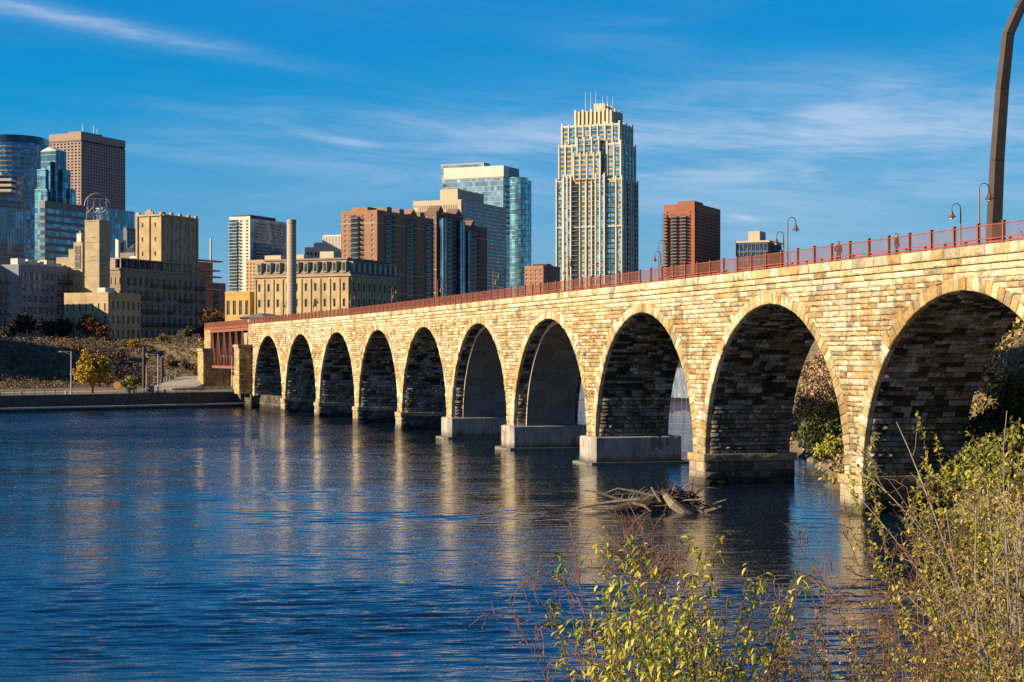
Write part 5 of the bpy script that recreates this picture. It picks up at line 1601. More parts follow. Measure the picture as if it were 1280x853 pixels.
# ------------------------------------------------------------------ red truss span beyond the stone arches
tr = empty('truss_bridge', BP(9.9 * SP, WID / 2, 9)); tag(tr, 'faded red steel deck truss carrying the bridge to the far bank', 'bridge')
tb = -tr.location
def tfin(m, nm, mat=m_truss, color=False):
    o = m.build(nm, mat, tr, color); o.location = tb; return o
s_a, s_b = 9 * SP + 6.0, 10.62 * SP; npan = 6
for off in (.3, WID - .3):
    ss = [s_a + (s_b - s_a) * i / npan for i in range(npan + 1)]
    for z, nm, w, h in ((18.35, 'top_chord', .5, .75), (9.2, 'bottom_chord', .5, .65)):
        m = MB()
        for i in range(npan): m.bar(BP(ss[i], off, z), BP(ss[i + 1], off, z), w, h)
        tfin(m, nm)
    for i in range(npan + 1):
        m = MB(); m.bar(BP(ss[i], off, 9.5), BP(ss[i], off, 18.0), .34, .4, (1, 0, 0)); tfin(m, 'vertical')
    for i in range(npan):
        m = MB(); mid = (ss[i] + ss[i + 1]) / 2
        m.bar(BP(ss[i] + .2, off, 18.0), BP(mid, off, 9.5), .26, .28, (1, 0, 0)); m.bar(BP(mid, off, 9.5), BP(ss[i + 1] - .2, off, 18.0), .26, .28, (1, 0, 0)); tfin(m, 'diagonal')
m = MB()
for i in range(npan + 1):
    for z in (9.2, 18.35): m.bar(BP(ss[i], .5, z), BP(ss[i], WID - .5, z), .35, .5)
tfin(m, 'floor_beam')
m = MB(); m.hexa([BP(s_a - .4, -.1, 18.75), BP(s_b + 8, -.1, 18.75), BP(s_b + 8, WID + .1, 18.75), BP(s_a - .4, WID + .1, 18.75), BP(s_a - .4, -.1, 19.3), BP(s_b + 8, -.1, 19.3), BP(s_b + 8, WID + .1, 19.3), BP(s_a - .4, WID + .1, 19.3)]); tfin(m, 'deck', m_rust)
for off in (0.0, WID):
    m = MB(); 
    for z in (19.45, 19.9, 20.55): m.bar(BP(s_a - .4, off, z), BP(s_b + 8, off, z), .08, .09)
    s = s_a
    while s < s_b + 8: m.bar(BP(s, off, 19.3), BP(s, off, 20.5), .05); s += .3
    tfin(m, 'railing', m_rust)
ab = MB()
courseblock(ab, s_b - .6, s_b + 6, -2.2, WID + 2, 1, 13.2, WARM + PALE[3:4], WARM + GREY[:1], .5, .7, .8, 1.8, .10)
courseblock(ab, s_b - .9, s_b + 6.2, -2.5, WID + 2.2, 13.22, 13.9, GREY, GREY, .66, .66, 1.2, 2.4, .05, (.2, .16, .12))
courseblock(ab, s_b + .3, s_b + 7.5, -.1, WID, 13.92, 18.7, WARM, GREY, .5, .7, .8, 1.8, .08)
courseblock(ab, s_a + 6, s_b - .65, 5.0, 7.0, 1, 8.3, WARM + PALE[3:4], WARM, .5, .7, .8, 1.8, .10)
o = ab.build('abutment', m_stone, tr, True); o.location = tb

# ------------------------------------------------------------------ far bank furniture
def on_wall(x):
    """ground point on the quay just behind the river wall at picture column x"""
    k = (x - 640) / F; A = WALL_A + WALL_N * 2.0
    t = (k * A.y - A.x) / (WALL_D.x - k * WALL_D.y); p = A + WALL_D * t
    return Vector((p.x, p.y, 3.4))
m_galv = simple('galvanised_steel', (.34, .33, .31), .5, .4)
def street_lamp(p, h, arm, label):
    r = empty('street_lamp', p); tag(r, label, 'lamp', 'street lamps on the far quay')
    m = MB(); m.lathe([(.28, 0), (.28, .5), (.17, .55), (.10, h)], n=8); m.build('pole', m_galv, r)
    m = MB(); m.tube([(0, 0, h - .8), (arm * .5, 0, h - .35), (arm, 0, h - .05)], .06, 6); m.tube([(0, 0, h - .1), (arm, 0, h)], .06, 6); m.build('arm', m_galv, r)
    m = MB(); sgn = 1 if arm > 0 else -1; m.hexa([(arm - .1, -.2, h - .18), (arm + .9 * sgn, -.22, h - .18), (arm + .9 * sgn, .22, h - .18), (arm - .1, .2, h - .18), (arm - .1, -.12, h + .1), (arm + .8 * sgn, -.14, h + .02), (arm + .8 * sgn, .14, h + .02), (arm - .1, .12, h + .1)]); m.build('lamp_head', m_galv, r)
street_lamp(on_wall(89), 9.6, -2.0, 'tall grey street lamp left of the yellow tree on the quay')
street_lamp(on_wall(197.5), 9.0, -2.2, 'tall grey street lamp on the quay beside the grey cabinet')
street_lamp(Vector((at(183, 480, 432).x, 432, 3.3)), 6.2, 1.6, 'shorter street lamp beside the dark utility poles')
street_lamp(on_wall(290) + Vector((0, 0, .2)), 8.4, -1.6, 'grey street lamp in front of the red truss bridge')
m_wood = simple('tarred_wood', (.05, .04, .035), .9)
for x, yt, yb, D, lb in ((180, 433, 480, 452, 'thick dark utility pole, the left one of two on the slope'), (203, 447, 480, 455, 'dark utility pole, the right one of two on the slope')):
    p = at(x, yb, D); p.z = ground_z(p.x, D) - .2; m = MB(); hh = at(x, yt, D).z - p.z
    m.lathe([(.55, 0), (.42, hh)], n=8); r = empty('utility_pole', p); tag(r, lb, 'pole', 'utility poles on the slope'); m.build('pole', m_wood, r)
    m = MB(); m.bar((-1, 0, hh - .8), (1, 0, hh - .8), .16); m.build('crossarm', m_wood, r)
def fence(name, label, pts, step, h, mat, nr=2, wpost=.09, mesh=False):
    r = empty(name, pts[0]); tag(r, label, 'fence'); b0 = Vector(pts[0])
    m = MB(); pm = MB(); pm.box(-wpost / 2, wpost / 2, -wpost / 2, wpost / 2, 0, h); me = pm.mesh('post', mat); n = 0
    for a, b_ in zip(pts[:-1], pts[1:]):
        a = Vector(a); b_ = Vector(b_); ln_ = (b_ - a).length; k = max(1, int(ln_ / step))
        for i in range(nr): z = h * (i + 1) / nr - .05; m.bar(a - b0 + Vector((0, 0, z)), b_ - b0 + Vector((0, 0, z)), .06)
        for i in range(k):
            if n < 100: inst('post', me, r, a - b0 + (b_ - a) * i / k); n += 1
        if mesh:
            for i in range(int(ln_ / .3)): q = a - b0 + (b_ - a) * (i * .3 / ln_); m.bar(q, q + Vector((0, 0, h - .05)), .03)
    m.build('rails', mat, r)
fence('quay_fence', 'black metal rail fence along the left part of the quay', [on_wall(-20), on_wall(30), on_wall(82)], 2.1, 1.55, m_darkm, 3)
fence('quay_fence', 'pale metal picket fence on the quay in front of the ramp', [on_wall(150), on_wall(200), on_wall(250), on_wall(298)], 1.9, 1.5, m_galv, 2, .12, True)
fence('ramp_fence', 'dark mesh fence at the top of the ramp beside the truss', [at(222, 471, 463), at(243, 469, 465), at(263, 467.5, 467)], 2.5, 1.8, m_darkm, 2, .1, True)
st_ = empty('stair_rail', at(205, 478, 450)); tag(st_, 'pale blue grey handrail beside the ramp', 'railing')
m = MB()
for dz in (0, 1.0): m.bar((0, 0, .2 + dz), at(219, 471.5, 455) - st_.location + Vector((0, 0, dz)), .14); m.bar(at(219, 471.5, 455) - st_.location + Vector((0, 0, dz)), at(222, 471.5, 455) - st_.location + Vector((0, 0, dz)), .14)
for i in range(5): q = (at(219, 471.5, 455) - st_.location) * (i / 4); m.bar(q - Vector((0, 0, .5)), q + Vector((0, 0, 1.2)), .12)
m.build('handrail', simple('pale_blue_paint', (.30, .38, .38), .6), st_)
sg = empty('round_sign', on_wall(141) + Vector((.5, 2, 0))); tag(sg, 'round orange sign on a short post on the quay', 'sign')
m = MB(); m.lathe([(.07, 0), (.07, 1.5)], n=6); m.build('post', m_galv, sg)
m = MB(); c_ = [(.85 * cos(t), 0, 1.9 + .85 * sin(t)) for t in [2 * pi * i / 20 for i in range(20)]]
m.poly([(x, -.09, z) for x, y, z in c_]); m.poly([(x, -.03, z) for x, y, z in c_][::-1])
for i in range(20): a, b_ = c_[i], c_[(i + 1) % 20]; m.poly([(a[0], -.09, a[2]), (a[0], -.03, a[2]), (b_[0], -.03, b_[2]), (b_[0], -.09, b_[2])])
m.build('disc', simple('orange_paint', (.62, .28, .07), .6), sg)
cb = empty('utility_cabinet', on_wall(186) + Vector((0, 1.5, 0))); tag(cb, 'blue grey utility cabinet behind the pale quay fence', 'cabinet')
m = MB(); m.box(-.85, .85, -.4, .4, .1, 1.75); m.box(-.95, .95, -.5, .5, 1.752, 1.85); m.box(-.9, .9, -.45, .45, 0, .098); m.build('cabinet_body', simple('slate_paint', (.15, .18, .22), .6), cb)
m = MB(); 
for u in (-.42, .42): m.box(u - .38, u + .38, -.43, -.402, .2, 1.65)
m.build('door', simple('slate_paint_light', (.18, .21, .25), .6), cb)
for i, (x, lb) in enumerate(((27.5, 'short pale bollard on the quay at the left fence'), (83.5, 'short pale bollard at the end of the black fence'), (1, 'pale stone bollard at the left picture edge'), (168, 'yellow bollard left of the grey cabinet'), (207, 'yellow bollard right of the tall lamp'))):
    b0 = empty('bollard', on_wall(x) - Vector((0, .6, 0))); tag(b0, lb, 'bollard', 'bollards on the quay')
    m = MB(); m.lathe([(.28, 0), (.28, .75), (.2, .9), (.05, .95)], n=10); m.build('post', simple('bollard_paint_%d' % i, (.55, .42, .12) if 'yellow' in lb else (.5, .42, .3), .7), b0)

# off-white sign on the right bank, seen through the arch
sg = empty('bank_sign', at(1004.5, 540, 205)); tag(sg, 'small white notice board on the bank seen through an arch', 'sign')
m = MB(); m.bar((0, 0, -3), (0, 0, 1.6), .1); m.build('post', m_galv, sg)
m = MB(); m.box(-.32, .32, -.08, -.05 + .0, .7, 1.7); m.build('board', m_white, sg)

# weir row in the upstream water
wr = MB(); wx = 22
RW = random.Random(2)
while wx < 70: 
    w_ = RW.uniform(1.2, 3); wr.box(wx, wx + w_ - .25, 446, 447.6, -.5, .75 + RW.uniform(0, .35)); wx += w_
tag(wr.build('weir', m_quayd), 'low dark broken weir of blocks below the white spillway', 'weir')

# pale stone terrace remains below the big mill
ru = empty('stone_ruin', at(232, 430, 535)); ru.location.z = ground_z(ru.location.x, 535) - .5; tag(ru, 'pale ruined stone terrace wall at the top of the slope', 'ruin')
RQ = random.Random(8); m = MB()
for (xa, xb, D, h_) in ((205, 222, 532, 2.6), (222, 229, 530, 4.2), (229, 246, 536, 2.2), (240, 250, 530, 3.4)):
    A, B_ = at(xa, HOR, D), at(xb, HOR, D + 3); base_ = Vector((ru.location.x, ru.location.y, 0)); zb_ = ground_z((A.x + B_.x) / 2, D)
    wallrun(m, (A - base_)[:2], (B_ - base_)[:2], zb_ - 1.5 - ru.location.z, zb_ + h_ - 1 - ru.location.z, PALE + GREY[:1], .5, .7, .7, 1.5, .12)
m.build('masonry', m_stone, ru, True)
def car(loc, rz, label, col):
    r = empty('parked_car', loc, rz); tag(r, label, 'car', 'cars parked on the upper road')
    m = MB(); prof = [(-2.1, .35), (-2.15, .75), (-1.5, .95), (-.9, 1.42), (.7, 1.45), (1.4, .98), (2.05, .85), (2.1, .35)]
    for w in (0,): 
        k = len(m.v)
        for y in (-.82, .82):
            for (x, z) in prof: m.v.append((x, y * (1 if z < 1.0 else .85), z))
        n = len(prof); m.face(range(k, k + n)); m.face([k + n + i for i in reversed(range(n))])
        for i in range(n): j = (i + 1) % n; m.face((k + j, k + i, k + n + i, k + n + j))
    m.build('body', simple('car_paint_' + label.split()[0], col, .3, .3), r)
    m = MB()
    for sy in (-1, 1): m.poly([(-1.3, sy * .80, 1.0), (1.2, sy * .80, 1.0), (.65, sy * .715, 1.38), (-.85, sy * .715, 1.36)][::sy])
    m.build('side_window', m_gl_dark, r)
    wm_ = MB(); wm_.tube([(0, -.1, 0), (0, .1, 0)], .33, 10); me = wm_.mesh('wheel', m_darkm)
    for x in (-1.3, 1.35):
        for y in (-.76, .76): inst('wheel', me, r, (x, y, .33))
for x, lb, col in ((34, 'white parked car on the upper road before the lofts', (.6, .6, .6)), (44, 'blue grey parked car on the upper road', (.12, .16, .22)), (53, 'silver parked car next to the blue grey one', (.4, .42, .44)), (92, 'dark parked car near the red tree', (.04, .04, .05)), (199, 'dark red parked car before the big mill', (.2, .03, .03)), (213, 'grey parked car before the big mill', (.3, .3, .3))):
    D = 520 if x < 100 else 556
    p = at(x, HOR, D); car(Vector((p.x, D, ground_z(p.x, D))), radians(66), lb, col)
# ------------------------------------------------------------------ vegetation
RP = random.Random(21)
m_leaf = tinted('foliage', 0.75, 0.8, 0.25, 0.0)
m_leafnear, nt, b = new_mat('leaf_near')
a_ = N(nt, 'ShaderNodeAttribute', attribute_name='tint'); L(nt, a_.outputs['Color'], b.inputs['Base Color'])
b.inputs['Roughness'].default_value = 0.55
tl = N(nt, 'ShaderNodeBsdfTranslucent'); L(nt, a_.outputs['Color'], tl.inputs['Color'])
ms = N(nt, 'ShaderNodeMixShader'); ms.inputs[0].default_value = 0.35
L(nt, b.outputs[0], ms.inputs[1]); L(nt, tl.outputs[0], ms.inputs[2]); L(nt, ms.outputs[0], nt.nodes['Material Output'].inputs['Surface'])
m_bark = simple('bark', (.10, .075, .055), .95, 0, .3, 3.0)
m_barkpale = simple('pale_bark', (.26, .21, .16), .9, 0, .3, 3.0)
m_twig = simple('red_twig', (.17, .075, .045), .85, 0, .3, 3.0)
def rdir():
    while True:
        v = Vector((RP.uniform(-1, 1), RP.uniform(-1, 1), RP.uniform(-1, 1)))
        if .05 < v.length < 1: return v.normalized()
def leafquad(mb, p, size, col):
    n = rdir(); u = n.orthogonal().normalized() * size * RP.uniform(.6, 1.1); w = n.cross(u).normalized() * size * RP.uniform(.4, .8)
    k = 1 + RP.uniform(-.25, .25); mb.col = (col[0] * k, col[1] * k, col[2] * k)
    mb.poly([p - u, p - w * .8, p + u, p + w])
def clump(mb, c, r, n, size, pal):
    base = RP.choice(pal); k = RP.uniform(.75, 1.2)
    for _ in range(n):
        d = rdir() * r * RP.random() ** .4
        leafquad(mb, c + Vector((d.x, d.y, d.z * .8)), size, tuple(x * k for x in (base if RP.random() < .75 else RP.choice(pal))))
def limb(mb, p, d, ln_, r, depth, tips, wob=.25, up=.1, nchild=(2, 3), seg=4, spread=.7):
    pts = [p]; rad = [r]; d = d.normalized()
    for i in range(seg):
        d = (d + rdir() * wob + Vector((0, 0, up))).normalized(); p = p + d * ln_ / seg
        pts.append(p); rad.append(r * (1 - .55 * (i + 1) / seg))
        if depth > 0 and i >= 1:
            for _ in range(RP.randint(*nchild) if i == seg - 1 else RP.randint(0, 1)):
                limb(mb, p, (d + rdir() * spread).normalized(), ln_ * RP.uniform(.5, .78), rad[-1] * .75, depth - 1, tips, wob, up, nchild, seg, spread)
    mb.tube(pts, rad, 5 if r > .05 else 4, cap=False)
    tips.append((p, d)); 
    if depth <= 1: tips.append((pts[len(pts) // 2], d))
def tree(name, label, cat, loc, h, cr, pal, nclump=60, per=22, leaf=.3, trunk=.25, group=None, low=.35, bark=None, squash=1.0, bare=False, depth=3):
    r = empty(name, loc); tag(r, label, cat, group)
    m = MB(); tips = []
    th = h * low
    m.tube([(0, 0, -.6), (.05, 0, th * .5), (0, .05, th)], [trunk * 1.3, trunk, trunk * .8], 7, cap=False)
    for _ in range(5):
        a = RP.uniform(0, 2 * pi); limb(m, Vector((0, 0, th * RP.uniform(.75, 1))), Vector((cos(a) * .8, sin(a) * .8, .9)), (h - th) * .42, trunk * .5, depth - 1, tips, .25, .08)
    limb(m, Vector((0, .05, th)), Vector((0, 0, 1)), (h - th) * .5, trunk * .7, depth - 1, tips, .15, .1)
    m.build('trunk', bark or m_bark, r)
    f = MB(); cz = (h + th * .8) / 2; rz = (h - th * .8) / 2
    for _ in range(nclump):
        for _t in range(20):
            d = rdir() * (RP.random() ** .45)
            c = Vector((d.x * cr, d.y * cr, cz + d.z * rz * squash))
            lump = 1 + .35 * mnoise.noise(c * (1.6 / cr) + Vector(loc) * .37)
            if d.length < .92 * lump: break
        clump(f, c, cr * RP.uniform(.16, .30), per, leaf, pal)
    if tips:
        for (p, d) in tips:
            if RP.random() < .6: clump(f, p, cr * .18, per // 2, leaf, pal)
    f.build('crown', m_leaf, r, True)
    return r
def gz(x, y_, D):
    p = at(x, y_, D); return Vector((p.x, D, ground_z(p.x, D) - .1))
YEL = [(.42, .26, .03), (.36, .21, .025), (.30, .22, .03), (.46, .32, .05)]
OLV = [(.16, .15, .035), (.12, .13, .03), (.21, .17, .045)]
LIME = [(.26, .28, .04), (.20, .25, .035), (.32, .29, .05)]
REDS = [(.20, .05, .03), (.26, .075, .04), (.15, .04, .03)]
RUST = [(.26, .13, .055), (.20, .10, .05), (.30, .17, .07)]
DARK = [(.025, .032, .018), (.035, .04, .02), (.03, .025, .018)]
BRN = [(.19, .125, .075), (.23, .15, .085), (.15, .09, .06), (.26, .165, .11)]
SCB = [(.20, .115, .07), (.23, .135, .08), (.18, .105, .065), (.25, .16, .09)]
SCO = [(.16, .125, .055), (.19, .15, .065), (.16, .11, .055)]

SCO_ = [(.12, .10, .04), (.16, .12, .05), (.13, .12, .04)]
LIT = [(.40, .27, .15), (.44, .30, .18), (.33, .22, .13), (.48, .33, .17)]
GLD = [(.42, .30, .06), (.36, .27, .06), (.30, .24, .06)]
tree('yellow_tree', 'round golden yellow tree standing alone on the quay', 'tree', on_wall(111) + Vector((-2.5, 13, -.05)), 9.8, 4.3, [(.55, .33, .035), (.50, .29, .03), (.42, .30, .04), (.58, .38, .06)], 190, 26, .32, .3, low=.24)
tree('round_shrub', 'round lime green shrub on the quay beside the orange sign', 'shrub', on_wall(160.5) + Vector((0, 1.5, -.05)), 4.0, 2.1, LIME, 60, 22, .25, .12, low=.1)
tree('bare_tree', 'small thin brown tree left of the lime shrub', 'tree', gz(143, 482, 440), 6.5, 2.4, BRN + RUST, 34, 12, .28, .14, low=.3)
tree('yellow_tree', 'yellow green tree against the stone abutment of the truss bridge', 'tree', at(257, 462, 470) - Vector((0, 0, 3)), 11.5, 3.4, YEL + LIME, 90, 22, .34, .25, low=.3)
tree('orange_tree', 'slim orange tree right beside the truss abutment', 'tree', at(263, 455, 478) - Vector((0, 0, 3)), 9.5, 2.2, [(.40, .18, .03), (.34, .2, .04)], 50, 22, .32, .2, low=.3)
hz = [('red_tree', 'dark red tree in front of the low mill wing', 110, 531, 8.8, 3.6, REDS + RUST[1:2], 120), ('red_tree', 'small narrow rusty tree at the corner of the low mill wing', 131, 528, 5.8, 1.6, RUST + REDS, 50),
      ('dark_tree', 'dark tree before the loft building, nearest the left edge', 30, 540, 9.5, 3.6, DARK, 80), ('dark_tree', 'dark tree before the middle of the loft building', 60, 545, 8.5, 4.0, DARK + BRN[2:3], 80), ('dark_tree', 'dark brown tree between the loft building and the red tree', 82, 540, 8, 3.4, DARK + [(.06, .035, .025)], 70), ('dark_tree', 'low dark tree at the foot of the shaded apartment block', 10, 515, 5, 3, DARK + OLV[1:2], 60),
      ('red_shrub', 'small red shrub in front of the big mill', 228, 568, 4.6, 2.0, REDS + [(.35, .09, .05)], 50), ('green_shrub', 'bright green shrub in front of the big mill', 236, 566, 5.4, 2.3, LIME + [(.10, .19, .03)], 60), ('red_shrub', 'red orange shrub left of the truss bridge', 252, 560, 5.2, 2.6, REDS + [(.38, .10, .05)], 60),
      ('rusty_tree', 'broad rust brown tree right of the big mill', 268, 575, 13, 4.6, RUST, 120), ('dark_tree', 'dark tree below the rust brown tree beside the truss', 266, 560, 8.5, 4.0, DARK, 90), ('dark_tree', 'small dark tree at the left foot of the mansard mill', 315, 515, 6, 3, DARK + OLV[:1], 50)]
for nm, lb, x, D, h, cr, pal, nc in hz:
    p = at(x, HOR, D); tree(nm, lb, 'tree' if 'tree' in nm else 'shrub', Vector((p.x, D, ground_z(p.x, D))), h, cr, pal, nc, 20, .38, .22, 'trees and shrubs at the mills', low=.25)

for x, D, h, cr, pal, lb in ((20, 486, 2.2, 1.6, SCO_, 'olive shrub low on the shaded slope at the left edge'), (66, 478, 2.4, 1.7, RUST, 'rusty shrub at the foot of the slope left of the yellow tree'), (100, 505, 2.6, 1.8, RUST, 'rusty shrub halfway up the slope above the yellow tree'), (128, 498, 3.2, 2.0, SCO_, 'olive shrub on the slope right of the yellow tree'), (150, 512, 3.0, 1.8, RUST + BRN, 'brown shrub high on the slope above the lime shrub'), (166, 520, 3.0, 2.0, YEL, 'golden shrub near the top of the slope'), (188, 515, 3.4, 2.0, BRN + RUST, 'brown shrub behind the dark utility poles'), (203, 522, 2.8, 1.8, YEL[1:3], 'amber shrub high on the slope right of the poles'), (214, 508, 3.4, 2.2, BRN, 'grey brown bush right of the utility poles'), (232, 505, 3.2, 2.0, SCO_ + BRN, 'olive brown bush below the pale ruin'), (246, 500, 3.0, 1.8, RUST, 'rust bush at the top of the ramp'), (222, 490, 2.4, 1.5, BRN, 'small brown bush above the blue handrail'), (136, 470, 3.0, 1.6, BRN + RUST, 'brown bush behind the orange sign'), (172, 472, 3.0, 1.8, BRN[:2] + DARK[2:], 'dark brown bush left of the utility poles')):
    p = at(x, HOR, D); tree('slope_shrub', lb, 'shrub', Vector((p.x, D, ground_z(p.x, D) - .1)), h, cr, pal, 36, 16, .24, .08, 'shrubs on the slope', low=.12)
# scrub on the slope: uncountable, one object
sc = MB()
for _ in range(9000):
    t = RP.uniform(-62, 118); k_ = smooth(95, 135, t)
    a = RP.uniform(90 - 62 * k_, 148 - 66 * k_) if RP.random() < .9 else RP.uniform(70, 95)
    q = WALL_A + WALL_D * t + WALL_N * a
    pxx = 640 + q.x / q.y * F
    if pxx > 262 or pxx < -60 or (176 < pxx < 262 and 415 < q.y < 470 and a < 76): continue
    n_ = mnoise.noise(Vector((q.x * .05, q.y * .05, 1)))
    pal = SCB if n_ < .15 else SCO
    if RP.random() < .02: pal = YEL[:1] + RUST[:1]
    r = RP.uniform(.5, 1.6); clump(sc, Vector((q.x, q.y, ground_z(q.x, q.y) + r * .45)), r, 16, .26, pal)
tag(sc.build('hillside_scrub', m_leaf, color=True), kind='stuff')

# right bank: brown bare woodland, evergreens, shrubs, rocks
rb = MB()
for _ in range(5200):
    y = RP.uniform(108, 330); x = right_edge(y) + RP.uniform(1.5, 50) * RP.random() ** .6
    if x / y > .40: continue
    n_ = mnoise.noise(Vector((x * .08, y * .08, 5)))
    pal = LIT if n_ < .1 else GLD + OLV[:1]
    r = RP.uniform(.5, 1.5); clump(rb, Vector((x, y, ground_z(x, y) + r * .4)), r, 11, .3, pal)
tag(rb.build('bank_undergrowth', m_leaf, color=True), kind='stuff')
k = 0
wood = [(1012, 245, 6, 3.2, LIT), (1030, 230, 6, 3.0, LIT), (1050, 215, 6.5, 3.2, LIT), (1066, 232, 6.5, 3.2, LIT), (1040, 262, 6.5, 3.5, LIT), (1018, 280, 7, 3.5, LIT), (1085, 205, 6, 3.2, LIT + GLD), (1245, 165, 6, 3.2, GLD), (1262, 172, 6, 3.2, GLD), (1285, 170, 6, 3.4, GLD), (1235, 190, 6, 3.4, LIT + GLD), (1270, 195, 6, 3.5, LIT + GLD), (1300, 180, 6, 3.6, GLD), (1175, 176, 6.5, 2.6, [(.42, .20, .05), (.38, .22, .06)]), (1195, 180, 6.2, 2.6, [(.40, .18, .05), (.36, .22, .07)])]
where = ['farthest left in the gap of the second arch from the right', 'low in the gap of the second arch', 'right of the gap centre of the second arch', 'against the pier in the second arch gap', 'at the back of the second arch gap', 'far back left in the second arch gap', 'hidden partly by the rightmost visible pier', 'at the left of the rightmost arch opening', 'in the middle of the rightmost arch opening', 'at the right picture edge beyond the arch', 'behind the rightmost arch opening', 'high behind the rightmost arch', 'beyond the right picture edge', 'with orange top showing through the railing, left one', 'with orange top showing through the railing, right one']
for (x, D, h, cr, pal), w_ in zip(wood, where):
    p = at(x, HOR, D)
    tree('bank_tree', 'autumn tree ' + w_, 'tree', Vector((p.x, D, ground_z(p.x, D))), h, cr, pal, 70, 12, .24, .18, 'autumn trees on the right bank', low=.25, depth=4, bark=m_bark)
for x, y, D, h, cr, pal, lb in ((1014, 520, 215, 3.6, 2.2, GLD, 'golden shrub on the slope above the evergreen in the arch gap'), (1048, 500, 225, 3.8, 2.4, GLD + LIME, 'yellow olive shrub high in the arch gap beside the pier'), (1030, 480, 240, 3.6, 2.2, YEL[2:3] + LIT, 'amber shrub high in the middle of the arch gap'), (1022, 545, 183, 4.6, 2.4, DARK[:1] + [(.07, .11, .03), (.10, .13, .03), (.14, .15, .04)], 'dark evergreen shrub on the bank behind the yellow one'), (1050, 540, 186, 5, 2.6, DARK[:1] + [(.07, .11, .03), (.10, .13, .03), (.14, .15, .04)], 'dark evergreen shrub against the pier in the arch gap'), (1041, 570, 176, 3.0, 1.8, [(.36, .34, .04), (.28, .31, .04), (.42, .36, .06)], 'bright yellow green shrub at the water edge seen through the arch'), (1228, 560, 128, 4.5, 3, OLV + LIME[1:2], 'olive shrub on the bank inside the rightmost arch'), (1262, 560, 124, 5.5, 3.2, OLV + LIME[1:2], 'olive shrub at the right edge of the rightmost arch'), (1236, 520, 132, 4.5, 2.8, OLV, 'low olive shrub on the bank at the far edge of the rightmost arch'), (1258, 520, 131, 4.8, 3.0, DARK + [(.05, .06, .02)], 'low olive shrub in the middle of the rightmost arch opening'), (1280, 520, 133, 4.8, 3.2, OLV, 'low olive shrub on the bank at the right picture edge')):
    p = at(x, y, D); tree('bank_shrub', lb, 'shrub', Vector((p.x, D, max(.2, ground_z(p.x, D)))), h, cr, pal, 80, 20, .22, .1, 'shrubs on the right bank', low=.1)
m_rock = simple('rock', (.16, .13, .10), .95, 0, .35, 1.5, .8, 4)
def rock(loc, r, label):
    m = MB(); n1, n2 = 7, 10; m.sm = False
    P = []
    for i in range(n1 + 1):
        for j in range(n2):
            th, ph = pi * i / n1, 2 * pi * j / n2; v = Vector((sin(th) * cos(ph), sin(th) * sin(ph), cos(th) * .7))
            P.append(v * r * (1 + .35 * mnoise.noise(v * 1.7 + Vector(loc))))
    m.v = [tuple(p) for p in P]
    for i in range(n1):
        for j in range(n2): m.face((i * n2 + j, (i + 1) * n2 + j, (i + 1) * n2 + (j + 1) % n2, i * n2 + (j + 1) % n2))
    o = m.build('rock', m_rock); o.location = loc; tag(o, label, 'rock', 'rocks at the water edge')
wl_ = ['left of the yellow green shrub', 'below the yellow green shrub, left', 'below the yellow green shrub, middle', 'below the yellow green shrub, right', 'close to the pier ledge', 'nearest the water in front of the shrub', 'smallest, near the pier', 'behind the others on the bank']
for i, ((x, y, r), lb) in enumerate(zip(((1008, 573, .9), (1026, 584, .7), (1038, 588, 1.0), (1050, 590, .9), (1060, 594, .8), (1044, 596, .6), (1058, 600, .5), (1018, 578, .8)), wl_)):
    D = 12 * F / (y - HOR); rock(at(x, y, D) + Vector((0, 0, .1)), r, 'brown rock at the bank water edge, ' + lb)

# ------------------------------------------------------------------ driftwood stranded in the river
dw = empty('driftwood', at(835, 640, 12 * F / 195) + Vector((0, 0, .2))); tag(dw, 'grey stranded driftwood trunk with a tangled root plate in the river', 'driftwood')
D0 = dw.location.y
def dp(x, y, dy=0): 
    return at(x, y, D0 + dy) + Vector((0, 0, .2)) - dw.location
m_drift = simple('bleached_wood', (.24, .18, .13), .9, 0, .3, 2.5, .6, 9); m_drifd = simple('wet_dark_wood', (.04, .03, .024), .8, 0, .3, 2.5, .6, 9)
m = MB(); m.tube([dp(768, 641, 0), dp(795, 633, .3), dp(820, 629, .4), dp(838, 627, .3)], [.3, .6, .72, .85], 9); m.build('trunk', m_drifd, dw)
m = MB(); m.tube([dp(832, 622, -.4), dp(842, 634, -.8), dp(855, 644, -1.0), dp(872, 650, -1.0)], [.3, .42, .34, .15], 8); m.tube([dp(845, 630, 0), dp(862, 641, -.3), dp(880, 645, -.4), dp(902, 637, -.4)], [.3, .36, .3, .10], 8)
m.tube([dp(872, 644, -.4), dp(890, 648, -.5), dp(906, 651, -.5)], [.15, .12, .05], 6); m.build('bleached_log', m_drift, dw)
RD = random.Random(4)
def roots(nm, mat, n, spx, r0, l0, l1):
    m = MB()
    for _ in range(n):
        p = dp(842 + RD.uniform(*spx), 624 + RD.uniform(-4, 12), RD.uniform(-.6, .8)); a = RD.uniform(-.2, pi + .2)
        d = Vector((cos(a), RD.uniform(-.5, .4), sin(a) * .8 + .05)); ln_ = RD.uniform(l0, l1); r = RD.uniform(*r0)
        pts = [p]; rad = [r]
        for i in range(5):
            d = (d + Vector((RD.uniform(-.55, .55), RD.uniform(-.4, .4), RD.uniform(-.6, .35)))).normalized(); p = p + d * ln_ / 5
            pts.append(p); rad.append(r * (1 - .17 * (i + 1)))
        m.tube(pts, rad, 5)
    m.build(nm, mat, dw)
roots('root_plate', m_drifd, 70, (-18, 28), (.05, .14), .9, 2.3)
roots('pale_root', m_drift, 34, (-14, 22), (.04, .10), 1.0, 2.6)
